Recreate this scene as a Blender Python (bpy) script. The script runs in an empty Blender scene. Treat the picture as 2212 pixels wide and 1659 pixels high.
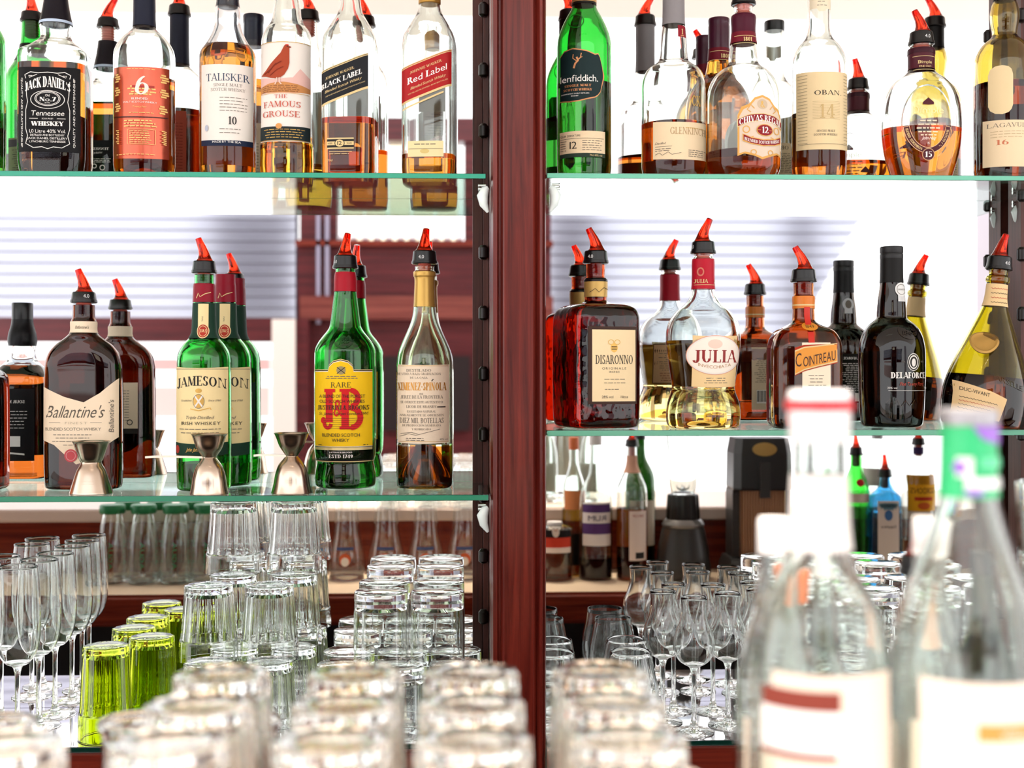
import bpy, bmesh, math, random
from mathutils import Vector, Matrix
random.seed(7)
PI = math.pi
sc = bpy.context.scene
COL = sc.collection
# ------------------------------------------------------------------ camera, sky, exposure
F = 2760.0; CU = 1106.0; HV = 802.0; ZC = 1.45; CY = -2.0
TH = math.radians(2.2)
cam = bpy.data.cameras.new('camera')
cam.sensor_width = 36.0
cam.lens = 36.0 * F / 2212.0
cam.shift_y = (HV - 829.5) / 2212.0
cam.clip_start = 0.02
cam.dof.use_dof = True
cam.dof.focus_distance = 1.86
cam.dof.aperture_fstop = cam.lens / 10.5
cam_o = bpy.data.objects.new('camera', cam); COL.objects.link(cam_o)
cam_o.location = (0, CY, ZC)
cam_o.rotation_euler = (PI / 2, 0, -TH)
sc.camera = cam_o

world = bpy.data.worlds.new('sky'); sc.world = world
world.use_nodes = True
_bg = world.node_tree.nodes['Background']
_bg.inputs[0].default_value = (1.0, 0.985, 0.985, 1)
_bg.inputs[1].default_value = 1.75
sc.view_settings.view_transform = 'Standard'
sc.view_settings.look = 'None'
sc.view_settings.gamma = 1.0
sc.view_settings.exposure = 0.66
cy = sc.cycles
cy.max_bounces = 24; cy.transmission_bounces = 20; cy.glossy_bounces = 10
cy.diffuse_bounces = 3; cy.transparent_max_bounces = 16
cy.caustics_reflective = True; cy.caustics_refractive = True
cy.sample_clamp_indirect = 80.0; cy.blur_glossy = 0.5
cy.use_adaptive_sampling = True; cy.adaptive_threshold = 0.02
cy.use_denoising = True

# ------------------------------------------------------------------ pixel measurement -> metres
def ray(u, v):
    a = (u - CU) / F
    return (math.sin(TH) + a * math.cos(TH), math.cos(TH) - a * math.sin(TH), (HV - v) / F)
def P(u, v, y):
    r = ray(u, v); t = (y - CY) / r[1]
    return Vector((r[0] * t, y, ZC + r[2] * t))
def S(u, y):                       # metres per photo pixel at plane y
    return (y - CY) / ray(u, HV)[1] / F

# ------------------------------------------------------------------ materials
def lin(h):
    h = h.lstrip('#'); c = [int(h[i:i + 2], 16) / 255 for i in (0, 2, 4)]
    return tuple(x / 12.92 if x <= .04045 else ((x + .055) / 1.055) ** 2.4 for x in c) + (1,)
_M = {}
def mat(key, build):
    if key not in _M:
        m = bpy.data.materials.new(key); m.use_nodes = True
        m.node_tree.nodes.clear()
        out = m.node_tree.nodes.new('ShaderNodeOutputMaterial')
        n = build(m.node_tree)
        m.node_tree.links.new(n.outputs[0], out.inputs[0])
        _M[key] = m
    return _M[key]
def princ(nt, **k):
    b = nt.nodes.new('ShaderNodeBsdfPrincipled')
    for a, v in k.items():
        b.inputs[a.replace('_', ' ')].default_value = v
    return b
def paint(h, rough=.5, metal=0.0, ior=1.45):
    return mat('paint_%s_%g_%g' % (h, rough, metal), lambda nt: princ(nt, Base_Color=lin(h), Roughness=rough, Metallic=metal, IOR=ior))
def paper(h, rough=.6):
    def f(nt):
        b = princ(nt, Base_Color=lin(h), Roughness=rough, Specular_IOR_Level=.18)
        t = nt.nodes.new('ShaderNodeTexNoise'); t.inputs['Scale'].default_value = 400
        c = nt.nodes.new('ShaderNodeTexCoord'); nt.links.new(c.outputs['Object'], t.inputs['Vector'])
        bp = nt.nodes.new('ShaderNodeBump'); bp.inputs['Strength'].default_value = .05; bp.inputs['Distance'].default_value = .0005
        nt.links.new(t.outputs[0], bp.inputs['Height']); nt.links.new(bp.outputs[0], b.inputs['Normal'])
        return b
    return mat('paper_' + h, f)
def glass(h, ior=1.5, rough=0.0, bump=0.0):
    def f(nt):
        b = princ(nt, Base_Color=lin(h), Roughness=rough, IOR=ior, Transmission_Weight=1.0)
        if bump:
            t = nt.nodes.new('ShaderNodeTexNoise'); t.inputs['Scale'].default_value = 55
            t.inputs['Detail'].default_value = 1
            c = nt.nodes.new('ShaderNodeTexCoord'); nt.links.new(c.outputs['Object'], t.inputs['Vector'])
            bp = nt.nodes.new('ShaderNodeBump'); bp.inputs['Strength'].default_value = bump; bp.inputs['Distance'].default_value = .004
            nt.links.new(t.outputs[0], bp.inputs['Height']); nt.links.new(bp.outputs[0], b.inputs['Normal'])
        return b
    return mat('glass_%s_%g_%g_%g' % (h, ior, rough, bump), f)
def liquor(h):
    def f(nt):
        b = nt.nodes.new('ShaderNodeBsdfTransparent'); b.inputs[0].default_value = tuple(math.sqrt(c) for c in lin(h)); return b
    return mat('liquor_' + h, f)
def plastic_clear(h):
    return mat('plastic_' + h, lambda nt: princ(nt, Base_Color=lin(h), Roughness=.06, IOR=1.4, Transmission_Weight=.88))
def wood(name, c0, c1, scale=1.0, rough=.35, axis=2, ior=1.4):
    def f(nt):
        b = princ(nt, Roughness=rough, IOR=ior, Coat_Weight=.1, Coat_Roughness=.2)
        tc = nt.nodes.new('ShaderNodeTexCoord'); mp = nt.nodes.new('ShaderNodeMapping')
        s = [60 * scale] * 3; s[axis] = 2.2 * scale
        mp.inputs['Scale'].default_value = s
        n = nt.nodes.new('ShaderNodeTexNoise'); n.inputs['Scale'].default_value = 1.6; n.inputs['Detail'].default_value = 7; n.inputs['Roughness'].default_value = .65
        n.inputs['Distortion'].default_value = .6
        r = nt.nodes.new('ShaderNodeValToRGB')
        r.color_ramp.elements[0].position = .32; r.color_ramp.elements[0].color = lin(c0)
        r.color_ramp.elements[1].position = .72; r.color_ramp.elements[1].color = lin(c1)
        L = nt.links.new
        L(tc.outputs['Object'], mp.inputs[0]); L(mp.outputs[0], n.inputs['Vector']); L(n.outputs[0], r.inputs[0]); L(r.outputs[0], b.inputs['Base Color'])
        bp = nt.nodes.new('ShaderNodeBump'); bp.inputs['Strength'].default_value = .12; bp.inputs['Distance'].default_value = .001
        L(n.outputs[0], bp.inputs['Height']); L(bp.outputs[0], b.inputs['Normal'])
        return b
    return mat('wood_' + name, f)
def metal(h, rough=.28):
    def f(nt):
        b = princ(nt, Base_Color=lin(h), Roughness=rough, Metallic=1.0)
        tc = nt.nodes.new('ShaderNodeTexCoord'); mp = nt.nodes.new('ShaderNodeMapping'); mp.inputs['Scale'].default_value = (20, 20, 900)
        n = nt.nodes.new('ShaderNodeTexNoise'); n.inputs['Scale'].default_value = 1
        L = nt.links.new
        L(tc.outputs['Object'], mp.inputs[0]); L(mp.outputs[0], n.inputs['Vector'])
        bp = nt.nodes.new('ShaderNodeBump'); bp.inputs['Strength'].default_value = .08; bp.inputs['Distance'].default_value = .0004
        L(n.outputs[0], bp.inputs['Height']); L(bp.outputs[0], b.inputs['Normal'])
        return b
    return mat('metal_%s_%g' % (h, rough), f)
BLACK = paint('0b0b0d', .28)

# ------------------------------------------------------------------ objects
def tag(o, label=None, cat=None, group=None, kind=None):
    for k, v in (('label', label), ('category', cat), ('group', group), ('kind', kind)):
        if v: o[k] = v
    return o
def thing(name, label, cat, loc=(0, 0, 0), rz=0.0, group=None):
    o = bpy.data.objects.new(name, None); COL.objects.link(o)
    o.location = loc; o.rotation_euler = (0, 0, rz); o.empty_display_size = .02
    return tag(o, label, cat, group)
def link_mesh(name, me, parent=None):
    o = bpy.data.objects.new(name, me); COL.objects.link(o)
    if parent is not None: o.parent = parent
    return o
class MB:
    """vertices, faces and material slots of ONE mesh"""
    def __init__(s): s.v = []; s.f = []; s.m = []; s.mats = []
    def slot(s, m):
        if m not in s.mats: s.mats.append(m)
        return s.mats.index(m)
    def add(s, vs, fs, m):
        b = len(s.v); k = s.slot(m); s.v += [tuple(x) for x in vs]
        for f in fs: s.f.append(tuple(b + i for i in f)); s.m.append(k)
    def box(s, x0, x1, y0, y1, z0, z1, m):
        vs = [(x, y, z) for z in (z0, z1) for y in (y0, y1) for x in (x0, x1)]
        s.add(vs, [(0, 2, 3, 1), (4, 5, 7, 6), (0, 1, 5, 4), (2, 6, 7, 3), (0, 4, 6, 2), (1, 3, 7, 5)], m)
    def rings(s, rings, m, cap0=True, cap1=True, flip=False):
        n = len(rings[0]); vs = [p for r in rings for p in r]; fs = []
        for i in range(len(rings) - 1):
            for j in range(n):
                k = (j + 1) % n
                fs.append((i * n + j, i * n + k, (i + 1) * n + k, (i + 1) * n + j))
        if cap0: fs.append(tuple(reversed(range(n))))
        if cap1: fs.append(tuple((len(rings) - 1) * n + j for j in range(n)))
        if flip: fs = [tuple(reversed(f)) for f in fs]
        s.add(vs, fs, m)
    def lathe(s, prof, m, seg=40, c=(0, 0, 0), lobes=0, amp=0.0, lobz=None, flip=False, cap0=True, cap1=True):
        rs = []
        for r, z in prof:
            ring = []
            for j in range(seg):
                a = 2 * PI * j / seg
                q = r
                if lobes and (lobz is None or lobz[0] <= z <= lobz[1]): q = r * (1 + amp * math.cos(lobes * a))
                ring.append((c[0] + q * math.cos(a), c[1] + q * math.sin(a), c[2] + z))
            rs.append(ring)
        s.rings(rs, m, cap0, cap1, flip)
    def tube(s, pts, rad, m, seg=12):
        pts = [Vector(p) for p in pts]
        if not hasattr(rad, '__len__'): rad = [rad] * len(pts)
        rs = []; ref = None
        for i, p in enumerate(pts):
            d = (pts[min(i + 1, len(pts) - 1)] - pts[max(i - 1, 0)]).normalized()
            if ref is None: ref = Vector((1, 0, 0)) if abs(d.x) < .8 else Vector((0, 1, 0))
            a = (ref - d * ref.dot(d)).normalized(); b = d.cross(a); ref = a
            rs.append([p + rad[i] * (math.cos(2 * PI * j / seg) * a + math.sin(2 * PI * j / seg) * b) for j in range(seg)])
        s.rings(rs, m)
    def mesh(s, name, smooth=True, angle=40):
        me = bpy.data.meshes.new(name); me.from_pydata(s.v, [], s.f)
        for m in s.mats: me.materials.append(m)
        me.polygons.foreach_set('material_index', s.m)
        if smooth:
            me.polygons.foreach_set('use_smooth', [True] * len(s.f))
            me.set_sharp_from_angle(angle=math.radians(angle))
        me.update()
        return me
    def build(s, name, parent=None, smooth=True, angle=40):
        return link_mesh(name, s.mesh(name, smooth, angle), parent)
def copy_tree(o, parent=None):
    c = o.copy(); COL.objects.link(c)
    if parent is not None: c.parent = parent
    for ch in list(o.children): copy_tree(ch, c)
    return c
def crspline(pts, sub=5):
    """centripetal-ish Catmull-Rom through tuples"""
    out = []
    n = len(pts)
    for i in range(n - 1):
        p0 = pts[max(i - 1, 0)]; p1 = pts[i]; p2 = pts[i + 1]; p3 = pts[min(i + 2, n - 1)]
        d1 = max(1e-6, math.dist(p1[:2], p0[:2])) ** .5; d2 = max(1e-6, math.dist(p2[:2], p1[:2])) ** .5; d3 = max(1e-6, math.dist(p3[:2], p2[:2])) ** .5
        for k in range(sub):
            t = k / sub; q = []
            for a, b, c, d in zip(p0, p1, p2, p3):
                m1 = (c - b) + d2 * ((b - a) / d1 - (c - a) / (d1 + d2)) if i > 0 else (c - b)
                m2 = (c - b) + d2 * ((d - c) / d3 - (d - b) / (d2 + d3)) if i < n - 2 else (c - b)
                h = t * t * t; g = t * t
                q.append((2 * h - 3 * g + 1) * b + (h - 2 * g + t) * m1 + (-2 * h + 3 * g) * c + (h - g) * m2)
            out.append(tuple(q))
    out.append(tuple(pts[-1]))
    return out
# ------------------------------------------------------------------ lettering
_sans = {}
def sans(ch):
    if ch not in _sans:
        cu = bpy.data.curves.new('glyph', 'FONT'); cu.body = ch; cu.resolution_u = 3
        o = bpy.data.objects.new('glyph', cu); COL.objects.link(o)
        dg = bpy.context.evaluated_depsgraph_get()
        me = o.evaluated_get(dg).to_mesh()
        vs = [(v.co.x, v.co.y) for v in me.vertices]; fs = [tuple(p.vertices) for p in me.polygons]
        o.evaluated_get(dg).to_mesh_clear()
        bpy.data.objects.remove(o); bpy.data.curves.remove(cu)
        if vs:
            x0 = min(v[0] for v in vs); x1 = max(v[0] for v in vs)
            vs = [((v[0] - x0) / .72, v[1] / .72) for v in vs]; w = (x1 - x0) / .72
        else: w = .3
        _sans[ch] = (vs, fs, w, .10)
    return _sans[ch]
# serif capitals as strokes: I stem with serifs, S bare stem, H hairline, D diagonal, A arc, F foot serif
_SER = {
 'A': (.80, 'D .07 0 .40 1 t|D .73 0 .40 1 T|H .33 .18 .62|F .07 0 .2|F .72 0 .26'),
 'B': (.70, 'I .17 0 1|A .33 .76 .27 .24 -90 90|H 1 .1 .34|H .52 .1 .36|H 0 .1 .36|A .35 .26 .31 .26 -90 90'),
 'C': (.76, 'A .42 .5 .38 .5 38 322|S .69 .68 .95 t'),
 'D': (.80, 'I .17 0 1|H 1 .1 .34|H 0 .1 .34|A .32 .5 .43 .5 -90 90'),
 'E': (.64, 'I .17 0 1|H 1 .1 .56|H .52 .2 .44|H 0 .1 .60|S .55 .8 1 t|S .59 0 .22 t|S .43 .42 .62 t'),
 'F': (.60, 'I .17 0 1|H 1 .1 .56|H .52 .2 .44|S .55 .8 1 t|S .43 .42 .62 t'),
 'G': (.82, 'A .42 .5 .38 .5 38 335|S .70 .05 .42 T|F .70 .42 .26|S .70 .7 .95 t'),
 'H': (.84, 'I .17 0 1|I .67 0 1|H .5 .2 .65'),
 'I': (.36, 'I .18 0 1'),
 'J': (.50, 'S .34 .15 1 T|F .34 1 .34|A .20 .18 .22 .22 180 360'),
 'K': (.80, 'I .17 0 1|D .25 .42 .68 1 t|D .74 0 .36 .58 T|F .66 1 .24|F .70 0 .26'),
 'L': (.62, 'I .17 0 1|H 0 .1 .58|S .57 0 .25 t'),
 'M': (.98, 'S .14 0 1 t|D .50 .05 .19 1 T|D .50 .05 .80 1 t|I .82 0 1|F .14 0 .22|F .13 1 .2'),
 'N': (.84, 'S .13 0 1 t|D .70 0 .17 1 T|S .70 0 1 t|F .13 0 .24|F .70 1 .24|F .12 1 .18'),
 'O': (.84, 'A .42 .5 .39 .5 0 360'),
 'P': (.66, 'I .17 0 1|A .33 .73 .29 .27 -90 90|H 1 .1 .34|H .47 .2 .34'),
 'Q': (.84, 'A .42 .5 .39 .5 0 360|D .75 -.18 .40 .15 T'),
 'R': (.76, 'I .17 0 1|A .33 .75 .27 .25 -90 90|H 1 .1 .34|H .5 .2 .34|D .70 0 .40 .5 T|F .70 0 .2'),
 'S': (.58, 'A .29 .75 .24 .25 30 270|A .29 .26 .26 .26 -150 90|S .50 .74 .97 t|S .06 .03 .26 t'),
 'T': (.72, 'I .36 0 1|H 1 .03 .69|S .04 .78 1 t|S .68 .78 1 t'),
 'U': (.80, 'S .17 .3 1 T|S .64 .3 1 t|A .40 .32 .30 .32 180 360|F .17 1 .3|F .64 1 .22'),
 'V': (.80, 'D .40 0 .10 1 T|D .40 0 .70 1 t|F .10 1 .28|F .70 1 .2'),
 'W': (1.14, 'D .34 0 .10 1 T|D .36 0 .58 1 t|D .80 0 .56 1 T|D .82 0 1.04 1 t|F .10 1 .26|F .56 1 .2|F 1.04 1 .18'),
 'X': (.78, 'D .66 0 .12 1 T|D .12 0 .64 1 t|F .12 1 .24|F .64 1 .2|F .12 0 .2|F .66 0 .24'),
 'Y': (.76, 'D .38 .45 .10 1 T|D .38 .45 .66 1 t|S .38 0 .48 T|F .10 1 .24|F .66 1 .2|F .38 0 .32'),
 'Z': (.66, 'H 1 .06 .60|H 0 .06 .62|D .10 0 .56 1 T|S .07 .8 1 t|S .60 0 .22 t'),
 '0': (.60, 'A .30 .5 .27 .5 0 360'), '1': (.40, 'S .22 0 1 T|F .22 0 .32|D .06 .80 .20 1 t'),
 '2': (.58, 'A .28 .73 .25 .27 -30 170|D .08 .04 .46 .6 T|H .03 .05 .54|S .53 0 .22 t'),
 '4': (.62, 'S .42 0 1 T|D .06 .3 .40 1 t|H .28 .05 .6|F .42 0 .28'),
 '5': (.56, 'H 1 .12 .5|S .12 .52 1 t|A .26 .32 .26 .32 -150 110'),
 '6': (.58, 'A .29 .31 .26 .31 0 360|A .44 .45 .40 .55 110 185'),
 '7': (.56, 'H 1 .05 .52|D .2 0 .50 1 T|S .07 .8 1 t'), '8': (.58, 'A .29 .74 .23 .26 0 360|A .29 .26 .26 .27 0 360'),
 '9': (.58, 'A .29 .69 .26 .31 0 360|A .14 .55 .40 .55 -70 5'),
 '.': (.22, 'S .1 0 .13 T'), '-': (.4, 'S .2 .38 .5 .28'), "'": (.2, 'S .1 .72 1 .1'), ',': (.2, 'D .05 -.15 .13 .1 t'),
 '&': (.8, 'A .34 .76 .19 .24 0 360|A .33 .27 .27 .28 60 330|D .74 0 .24 .7 T'), '%': (.8, 'A .2 .78 .17 .2 0 360|A .6 .2 .17 .2 0 360|D .15 0 .65 1 t'),
}
_ser = {}
def serif(ch, bold=1.0):
    key = (ch, bold)
    if key in _ser: return _ser[key]
    if ch == ' ': return ([], [], .36, 0)
    up = ch.upper()
    if up not in _SER or ch.islower(): return sans(ch)
    w, code = _SER[up]; T = .17 * bold; t = .06 * (.6 + .4 * bold); vs = []; fs = []
    def quad(a, b, c, d):
        k = len(vs); vs.extend((a, b, c, d)); fs.append((k, k + 1, k + 2, k + 3))
    def rect(x0, x1, y0, y1): quad((x0, y0), (x1, y0), (x1, y1), (x0, y1))
    W = {'t': t, 'T': T}
    for cmd in code.split('|'):
        a = cmd.split(); k = a[0]; n = [W.get(q) if q in W else float(q) for q in a[1:]]
        if k == 'I':
            rect(n[0] - T / 2, n[0] + T / 2, n[1], n[2])
            for y in (n[1], n[2]): rect(n[0] - T / 2 - .08, n[0] + T / 2 + .08, y if y < .5 else y - t, y + t if y < .5 else y)
        elif k == 'S': rect(n[0] - n[3] / 2, n[0] + n[3] / 2, n[1], n[2])
        elif k == 'H': rect(n[1], n[2], n[0] if n[0] < .1 else n[0] - t, n[0] + t if n[0] < .1 else n[0])
        elif k == 'D': quad((n[0] - n[4] / 2, n[1]), (n[0] + n[4] / 2, n[1]), (n[2] + n[4] / 2, n[3]), (n[2] - n[4] / 2, n[3]))
        elif k == 'F': rect(n[0] - n[2] / 2, n[0] + n[2] / 2, n[1] if n[1] < .7 else n[1] - t, n[1] + t if n[1] < .7 else n[1])
        elif k == 'A':
            cx, cyy, rx, ry, a0, a1 = n; N = max(6, int(abs(a1 - a0) / 18))
            pr = None
            for i in range(N + 1):
                q = math.radians(a0 + (a1 - a0) * i / N); c, s_ = math.cos(q), math.sin(q)
                o_ = (cx + rx * c, cyy + ry * s_); i_ = (cx + max(.01, rx - T) * c, cyy + max(.01, ry - t) * s_)
                if pr: quad(pr[1], pr[0], o_, i_)
                pr = (o_, i_)
    _ser[key] = (vs, fs, w, .05)
    return _ser[key]
def layout(s, font='sans', bold=1.0, track=0.0):
    """text as (verts, faces, width) with cap height 1"""
    x = 0; V = []; Fc = []
    for ch in s:
        if ch == ' ': x += .34 + track; continue
        vs, fs, w, gap = serif(ch, bold) if font == 'serif' else sans(ch)
        b = len(V); sc_ = 1.0
        V += [(x + p[0] * sc_, p[1] * sc_) for p in vs]; Fc += [tuple(b + i for i in f) for f in fs]
        x += w * sc_ + gap + track
    return V, Fc, max(x - track - .08, .01)

class Label:
    """printed patch wrapped on a bottle: everything is given in photo pixels (u, v) and laid on the bottle's own surface"""
    def __init__(s, B, lu=None, k=1.0, back=False, off=.0004):
        s.B = B; s.mb = MB(); s.o = off; s.lu = B.uc if lu is None else lu; s.k = k; s.back = back
    def pt(s, u, v, e):
        B = s.B; z = B.zf(v); q = B.sf
        if hasattr(B, 'fitted'): z, q = B.fit(v)
        dx = (u - s.lu) * q * s.k
        a, b, n = B.sect(z); a += e; b += e
        x = max(-.985, min(.985, dx / a)); y = -b * (1 - abs(x) ** n) ** (1 / n)
        return (-x * a, -y, z) if s.back else (x * a, y, z)
    def _grid(s, cols, m, rows=1):
        e = s.o; vs = []; fs = []
        for u, v0, v1 in cols:
            for r in range(rows + 1): vs.append(s.pt(u, v0 + (v1 - v0) * r / rows, e))
        R = rows + 1
        for i in range(len(cols) - 1):
            for r in range(rows):
                fs.append((i * R + r, i * R + r + 1, (i + 1) * R + r + 1, (i + 1) * R + r))
        s.mb.add(vs, fs, m); s.o += .00012
    def band(s, top, bot, m, n=20, rows=1):
        def at(pl, u):
            for (a, b), (c, d) in zip(pl, pl[1:]):
                if u <= c + 1e-6: return b + (d - b) * (u - a) / max(1e-6, c - a)
            return pl[-1][1]
        u0 = max(top[0][0], bot[0][0]); u1 = min(top[-1][0], bot[-1][0])
        us = sorted(set([u0 + (u1 - u0) * i / n for i in range(n + 1)] + [p[0] for p in top + bot if u0 <= p[0] <= u1]))
        s._grid([(u, at(top, u), at(bot, u)) for u in us], m, rows)
    def rect(s, u0, u1, v0, v1, m, rows=1, sag=0.0):
        N = max(3, int(abs(u1 - u0) / 5)); c = (u0 + u1) / 2; h = (u1 - u0) / 2
        f = lambda u: sag * (1 - ((u - c) / h) ** 2)
        us = [u0 + (u1 - u0) * i / N for i in range(N + 1)]
        s._grid([(u, v0 + f(u), v1 + f(u)) for u in us], m, rows)
    def ell(s, uc, vc, ru, rv, m, n=24, rows=4):
        cols = []
        for i in range(n + 1):
            a = PI * i / n; u = uc - ru * math.cos(a); h = rv * math.sin(a); cols.append((u, vc - h, vc + h))
        s._grid(cols, m, rows)
    def line(s, pts, w, m):
        e = s.o + .00006; vs = []; fs = []; dn = [pts[0]]
        for p, q in zip(pts, pts[1:]):
            N = max(1, int(abs(q[0] - p[0]) / 4.5 + abs(q[1] - p[1]) / 14)); dn += [(p[0] + (q[0] - p[0]) * i / N, p[1] + (q[1] - p[1]) * i / N) for i in range(1, N + 1)]
        pts = dn
        for i, (u, v) in enumerate(pts):
            a = pts[max(i - 1, 0)]; b = pts[min(i + 1, len(pts) - 1)]
            d = math.hypot(b[0] - a[0], b[1] - a[1]) or 1; nx, ny = -(b[1] - a[1]) / d * w / 2, (b[0] - a[0]) / d * w / 2
            vs += [s.pt(u + nx, v + ny, e), s.pt(u - nx, v - ny, e)]
        for i in range(len(pts) - 1): fs.append((2 * i, 2 * i + 2, 2 * i + 3, 2 * i + 1))
        s.mb.add(vs, fs, m); s.o += .00002
    def oval(s, uc, vc, ru, rv, w, m, a0=0, a1=360, n=28):
        s.line([(uc + ru * math.cos(math.radians(a0 + (a1 - a0) * i / n)), vc - rv * math.sin(math.radians(a0 + (a1 - a0) * i / n))) for i in range(n + 1)], w, m)
    def rule(s, u0, u1, v, w, m): s.line([(u0, v), (u1, v)], w, m)
    def text(s, t, uc, v, h, m, w=None, font='sans', bold=1.0, shear=0.0, slope=0.0, arc=0.0, fan=0.0, track=0.0, vert=False):
        V, Fc, W = layout(t, font, bold, track); kx = (w / W) if w else h
        e = s.o; vs = []
        for x, y in V:
            dx = (x - W / 2) * kx + shear * y * h
            hh = h * (1 + fan * (1 - (2 * dx / (W * kx)) ** 2))
            du, dv = dx, -y * hh - slope * dx + arc * (2 * dx / (W * kx)) ** 2
            if vert: du, dv = (dv, -du) if vert > 0 else (-dv, du)
            vs.append(s.pt(uc + du, v + dv, e))
        s.mb.add(vs, Fc, m); s.o += .00002
    def prints(s, u0, u1, v0, v1, n, m, w=1.3, ragged=.25, center=False):
        """unreadably fine print: rows of short dashes"""
        rnd = random.Random(int(u0 * 7 + v0))
        for i in range(n):
            v = v0 + (v1 - v0) * i / max(1, n - 1); a = u0; L = (u1 - u0) * (1 - ragged * rnd.random()); b = u0 + L
            if center: a, b = (u0 + u1 - L) / 2, (u0 + u1 + L) / 2
            x = a
            while x < b - 2:
                q = min(b, x + 4 + 9 * rnd.random()); s.rule(x, q, v, w, m); x = q + 2.2
    def next(s, name, parent): s.build(name, parent); s.mb = MB()
    def build(s, name, parent): return s.mb.build(name, parent, smooth=True)
# ------------------------------------------------------------------ bottles
SEG = 44
RED = plastic_clear('ff3a1e'); PINK = paint('e8735f', .35)
class Bottle:
    """prof: (half width px, v px[, depth ratio, squareness]) from base to mouth, read off the photograph at plane y"""
    def __init__(s, name, label, cat, uc, y, shelf, prof, gm, liq=None, wall=.0028, rot=0.0, tilt=0.0, group=None, punt=0.0, xy=None, sub=5, face=.9):
        s.uc = uc; s.s = S(uc, y); c = P(uc, HV, y)
        s.x, s.y, s.shelf = c.x, y, shelf
        s.root = thing(name, label, cat, (c.x, y, shelf + .0006), math.radians(rot), group)
        if tilt: s.root.rotation_euler = (0, math.radians(tilt), math.radians(rot))
        pr = []
        for i, p in enumerate(prof):
            hw, v = p[0], p[1]; r, n = (p[2], p[3]) if len(p) > 3 else (1.0, 2.0)
            z = ZC + (HV - v) * s.s - shelf
            z = 0.0 if i == 0 else max(z, .0025 * i)
            pr.append((hw * s.s, z, r, n))
        s.pr = pr = crspline(pr, sub)
        bmax = max(p[0] * p[2] for p in pr)
        s.sf = S(uc, y - bmax * face)
        s.zfoot = ZC - shelf
        s.wall = wall
        mb = MB()
        outer = [s.ring(p[0], p[0] * p[2], p[1], p[3]) for p in pr]
        if punt:
            r0 = pr[0]; k = [s.ring(r0[0] * q, r0[0] * r0[2] * q, punt * h, r0[3]) for q, h in ((.12, 1), (.3, .93), (.5, .6), (.7, .25), (.85, .05))]
            outer = k + outer
        mb.rings(outer, gm)
        s.zl = None
        z0 = .008 + (punt * 1.03 if punt else 0)
        if liq: s.zl = ZC + (HV - liq[0]) * s.s - shelf
        start = max(z0, (s.zl + .0006) if s.zl else 0)
        top = pr[-1][1] - .0012
        inner = [start] + [p[1] for p in pr if start + .0005 < p[1] < top - .0005] + [top]
        if len(inner) > 2 and start < top - .01:
            mb.rings([s.inset(z, wall) for z in inner], gm, flip=True)
        s.glass = mb.build('glass_body', s.root, angle=60)
        if liq:
            lm = MB(); zt = min(s.zl, top - .002)
            zs = [.006] + [p[1] for p in pr if .0065 < p[1] < zt - .0005] + [zt]
            rg = [s.inset(z, wall * .9) for z in zs]
            if punt:
                a, b, n = s.sect(.006); a -= wall; b -= wall
                rg = [s.ring(a * q, b * q, punt * h + .006, n) for q, h in ((.12, 1.05), (.32, .96), (.55, .6), (.75, .25), (.9, .03))] + rg
            lm.rings(rg, liquor(liq[1])); lm.build('liquid', s.root, angle=60)
    def ring(s, a, b, z, n):
        out = []
        for j in range(SEG):
            t = 2 * PI * (j + .5) / SEG; c, q = math.cos(t), math.sin(t)
            e = 2.0 / n
            out.append((a * math.copysign(abs(c) ** e, c), b * math.copysign(abs(q) ** e, q), z))
        return out
    def sect(s, z):
        pr = s.pr
        if z <= pr[0][1]: p = pr[0]; return p[0], p[0] * p[2], p[3]
        for p, q in zip(pr, pr[1:]):
            if p[1] <= z <= q[1]:
                t = (z - p[1]) / max(1e-7, q[1] - p[1]); m = [a + (b - a) * t for a, b in zip(p, q)]
                return m[0], m[0] * m[2], m[3]
        p = pr[-1]; return p[0], p[0] * p[2], p[3]
    def inset(s, z, w):
        a, b, n = s.sect(z); return s.ring(max(.002, a - w), max(.002, b - w), z, n)
    fitted = True
    def fit(s, v):
        z = s.zc(v); q = s.s
        for _ in range(2):
            q = S(s.uc, s.y - s.sect(z)[1] * .94); z = ZC + (HV - v) * q - s.shelf
        return z, q
    def zf(s, v): return ZC + (HV - v) * s.sf - s.shelf
    def zc(s, v): return ZC + (HV - v) * s.s - s.shelf
    def sleeve(s, v0, v1, m, name='capsule', off=.0006, top=True, n=None):
        """a wrapped band from photo row v0 (upper) to v1 (lower)"""
        z1, z0 = s.zc(v0), s.zc(v1); mb = MB()
        zs = [z0] + [p[1] for p in s.pr if z0 < p[1] < z1] + [z1]
        r = []
        for z in zs:
            a, b, e = s.sect(z); r.append(s.ring(a + off, b + off, z, e))
        if top: a, b, e = s.sect(z1); r.append(s.ring(a * .6, b * .6, z1 + .0004, e))
        mb.rings(r, m, cap0=False, cap1=top)
        return mb.build(name, s.root, angle=50)
    def cap(s, prof, m, name='cap', lobes=0, amp=0.0, parent=None):
        mb = MB(); mb.lathe([(hw * s.s, s.zc(v)) for hw, v in prof], m, 48, lobes=lobes, amp=amp)
        return mb.build(name, parent or s.root, angle=35)
    def pourer(s, vtop, vbot, ang=180, hb=28, lean=1.0, mark=None, spout=True, body=BLACK):
        """speed pourer: black collar between rows vtop and vbot, red spout bending towards compass angle ang"""
        z1, z0 = s.zc(vtop), s.zc(vbot); k = s.s; mb = MB()
        R = hb * k
        mb.lathe([(R * .62, z0 + .0015), (R * .9, z0), (R, z0 + .0012), (R * .97, z0 + .005), (R * .93, z0 + .0052), (R * .86, z1 - .0015), (R * .8, z1), (R * .3, z1 + .0004)], body, 32)
        p = mb.build('pourer', s.root, angle=30)
        st = MB(); rn = s.pr[-1][0] - s.wall * 1.25
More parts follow.
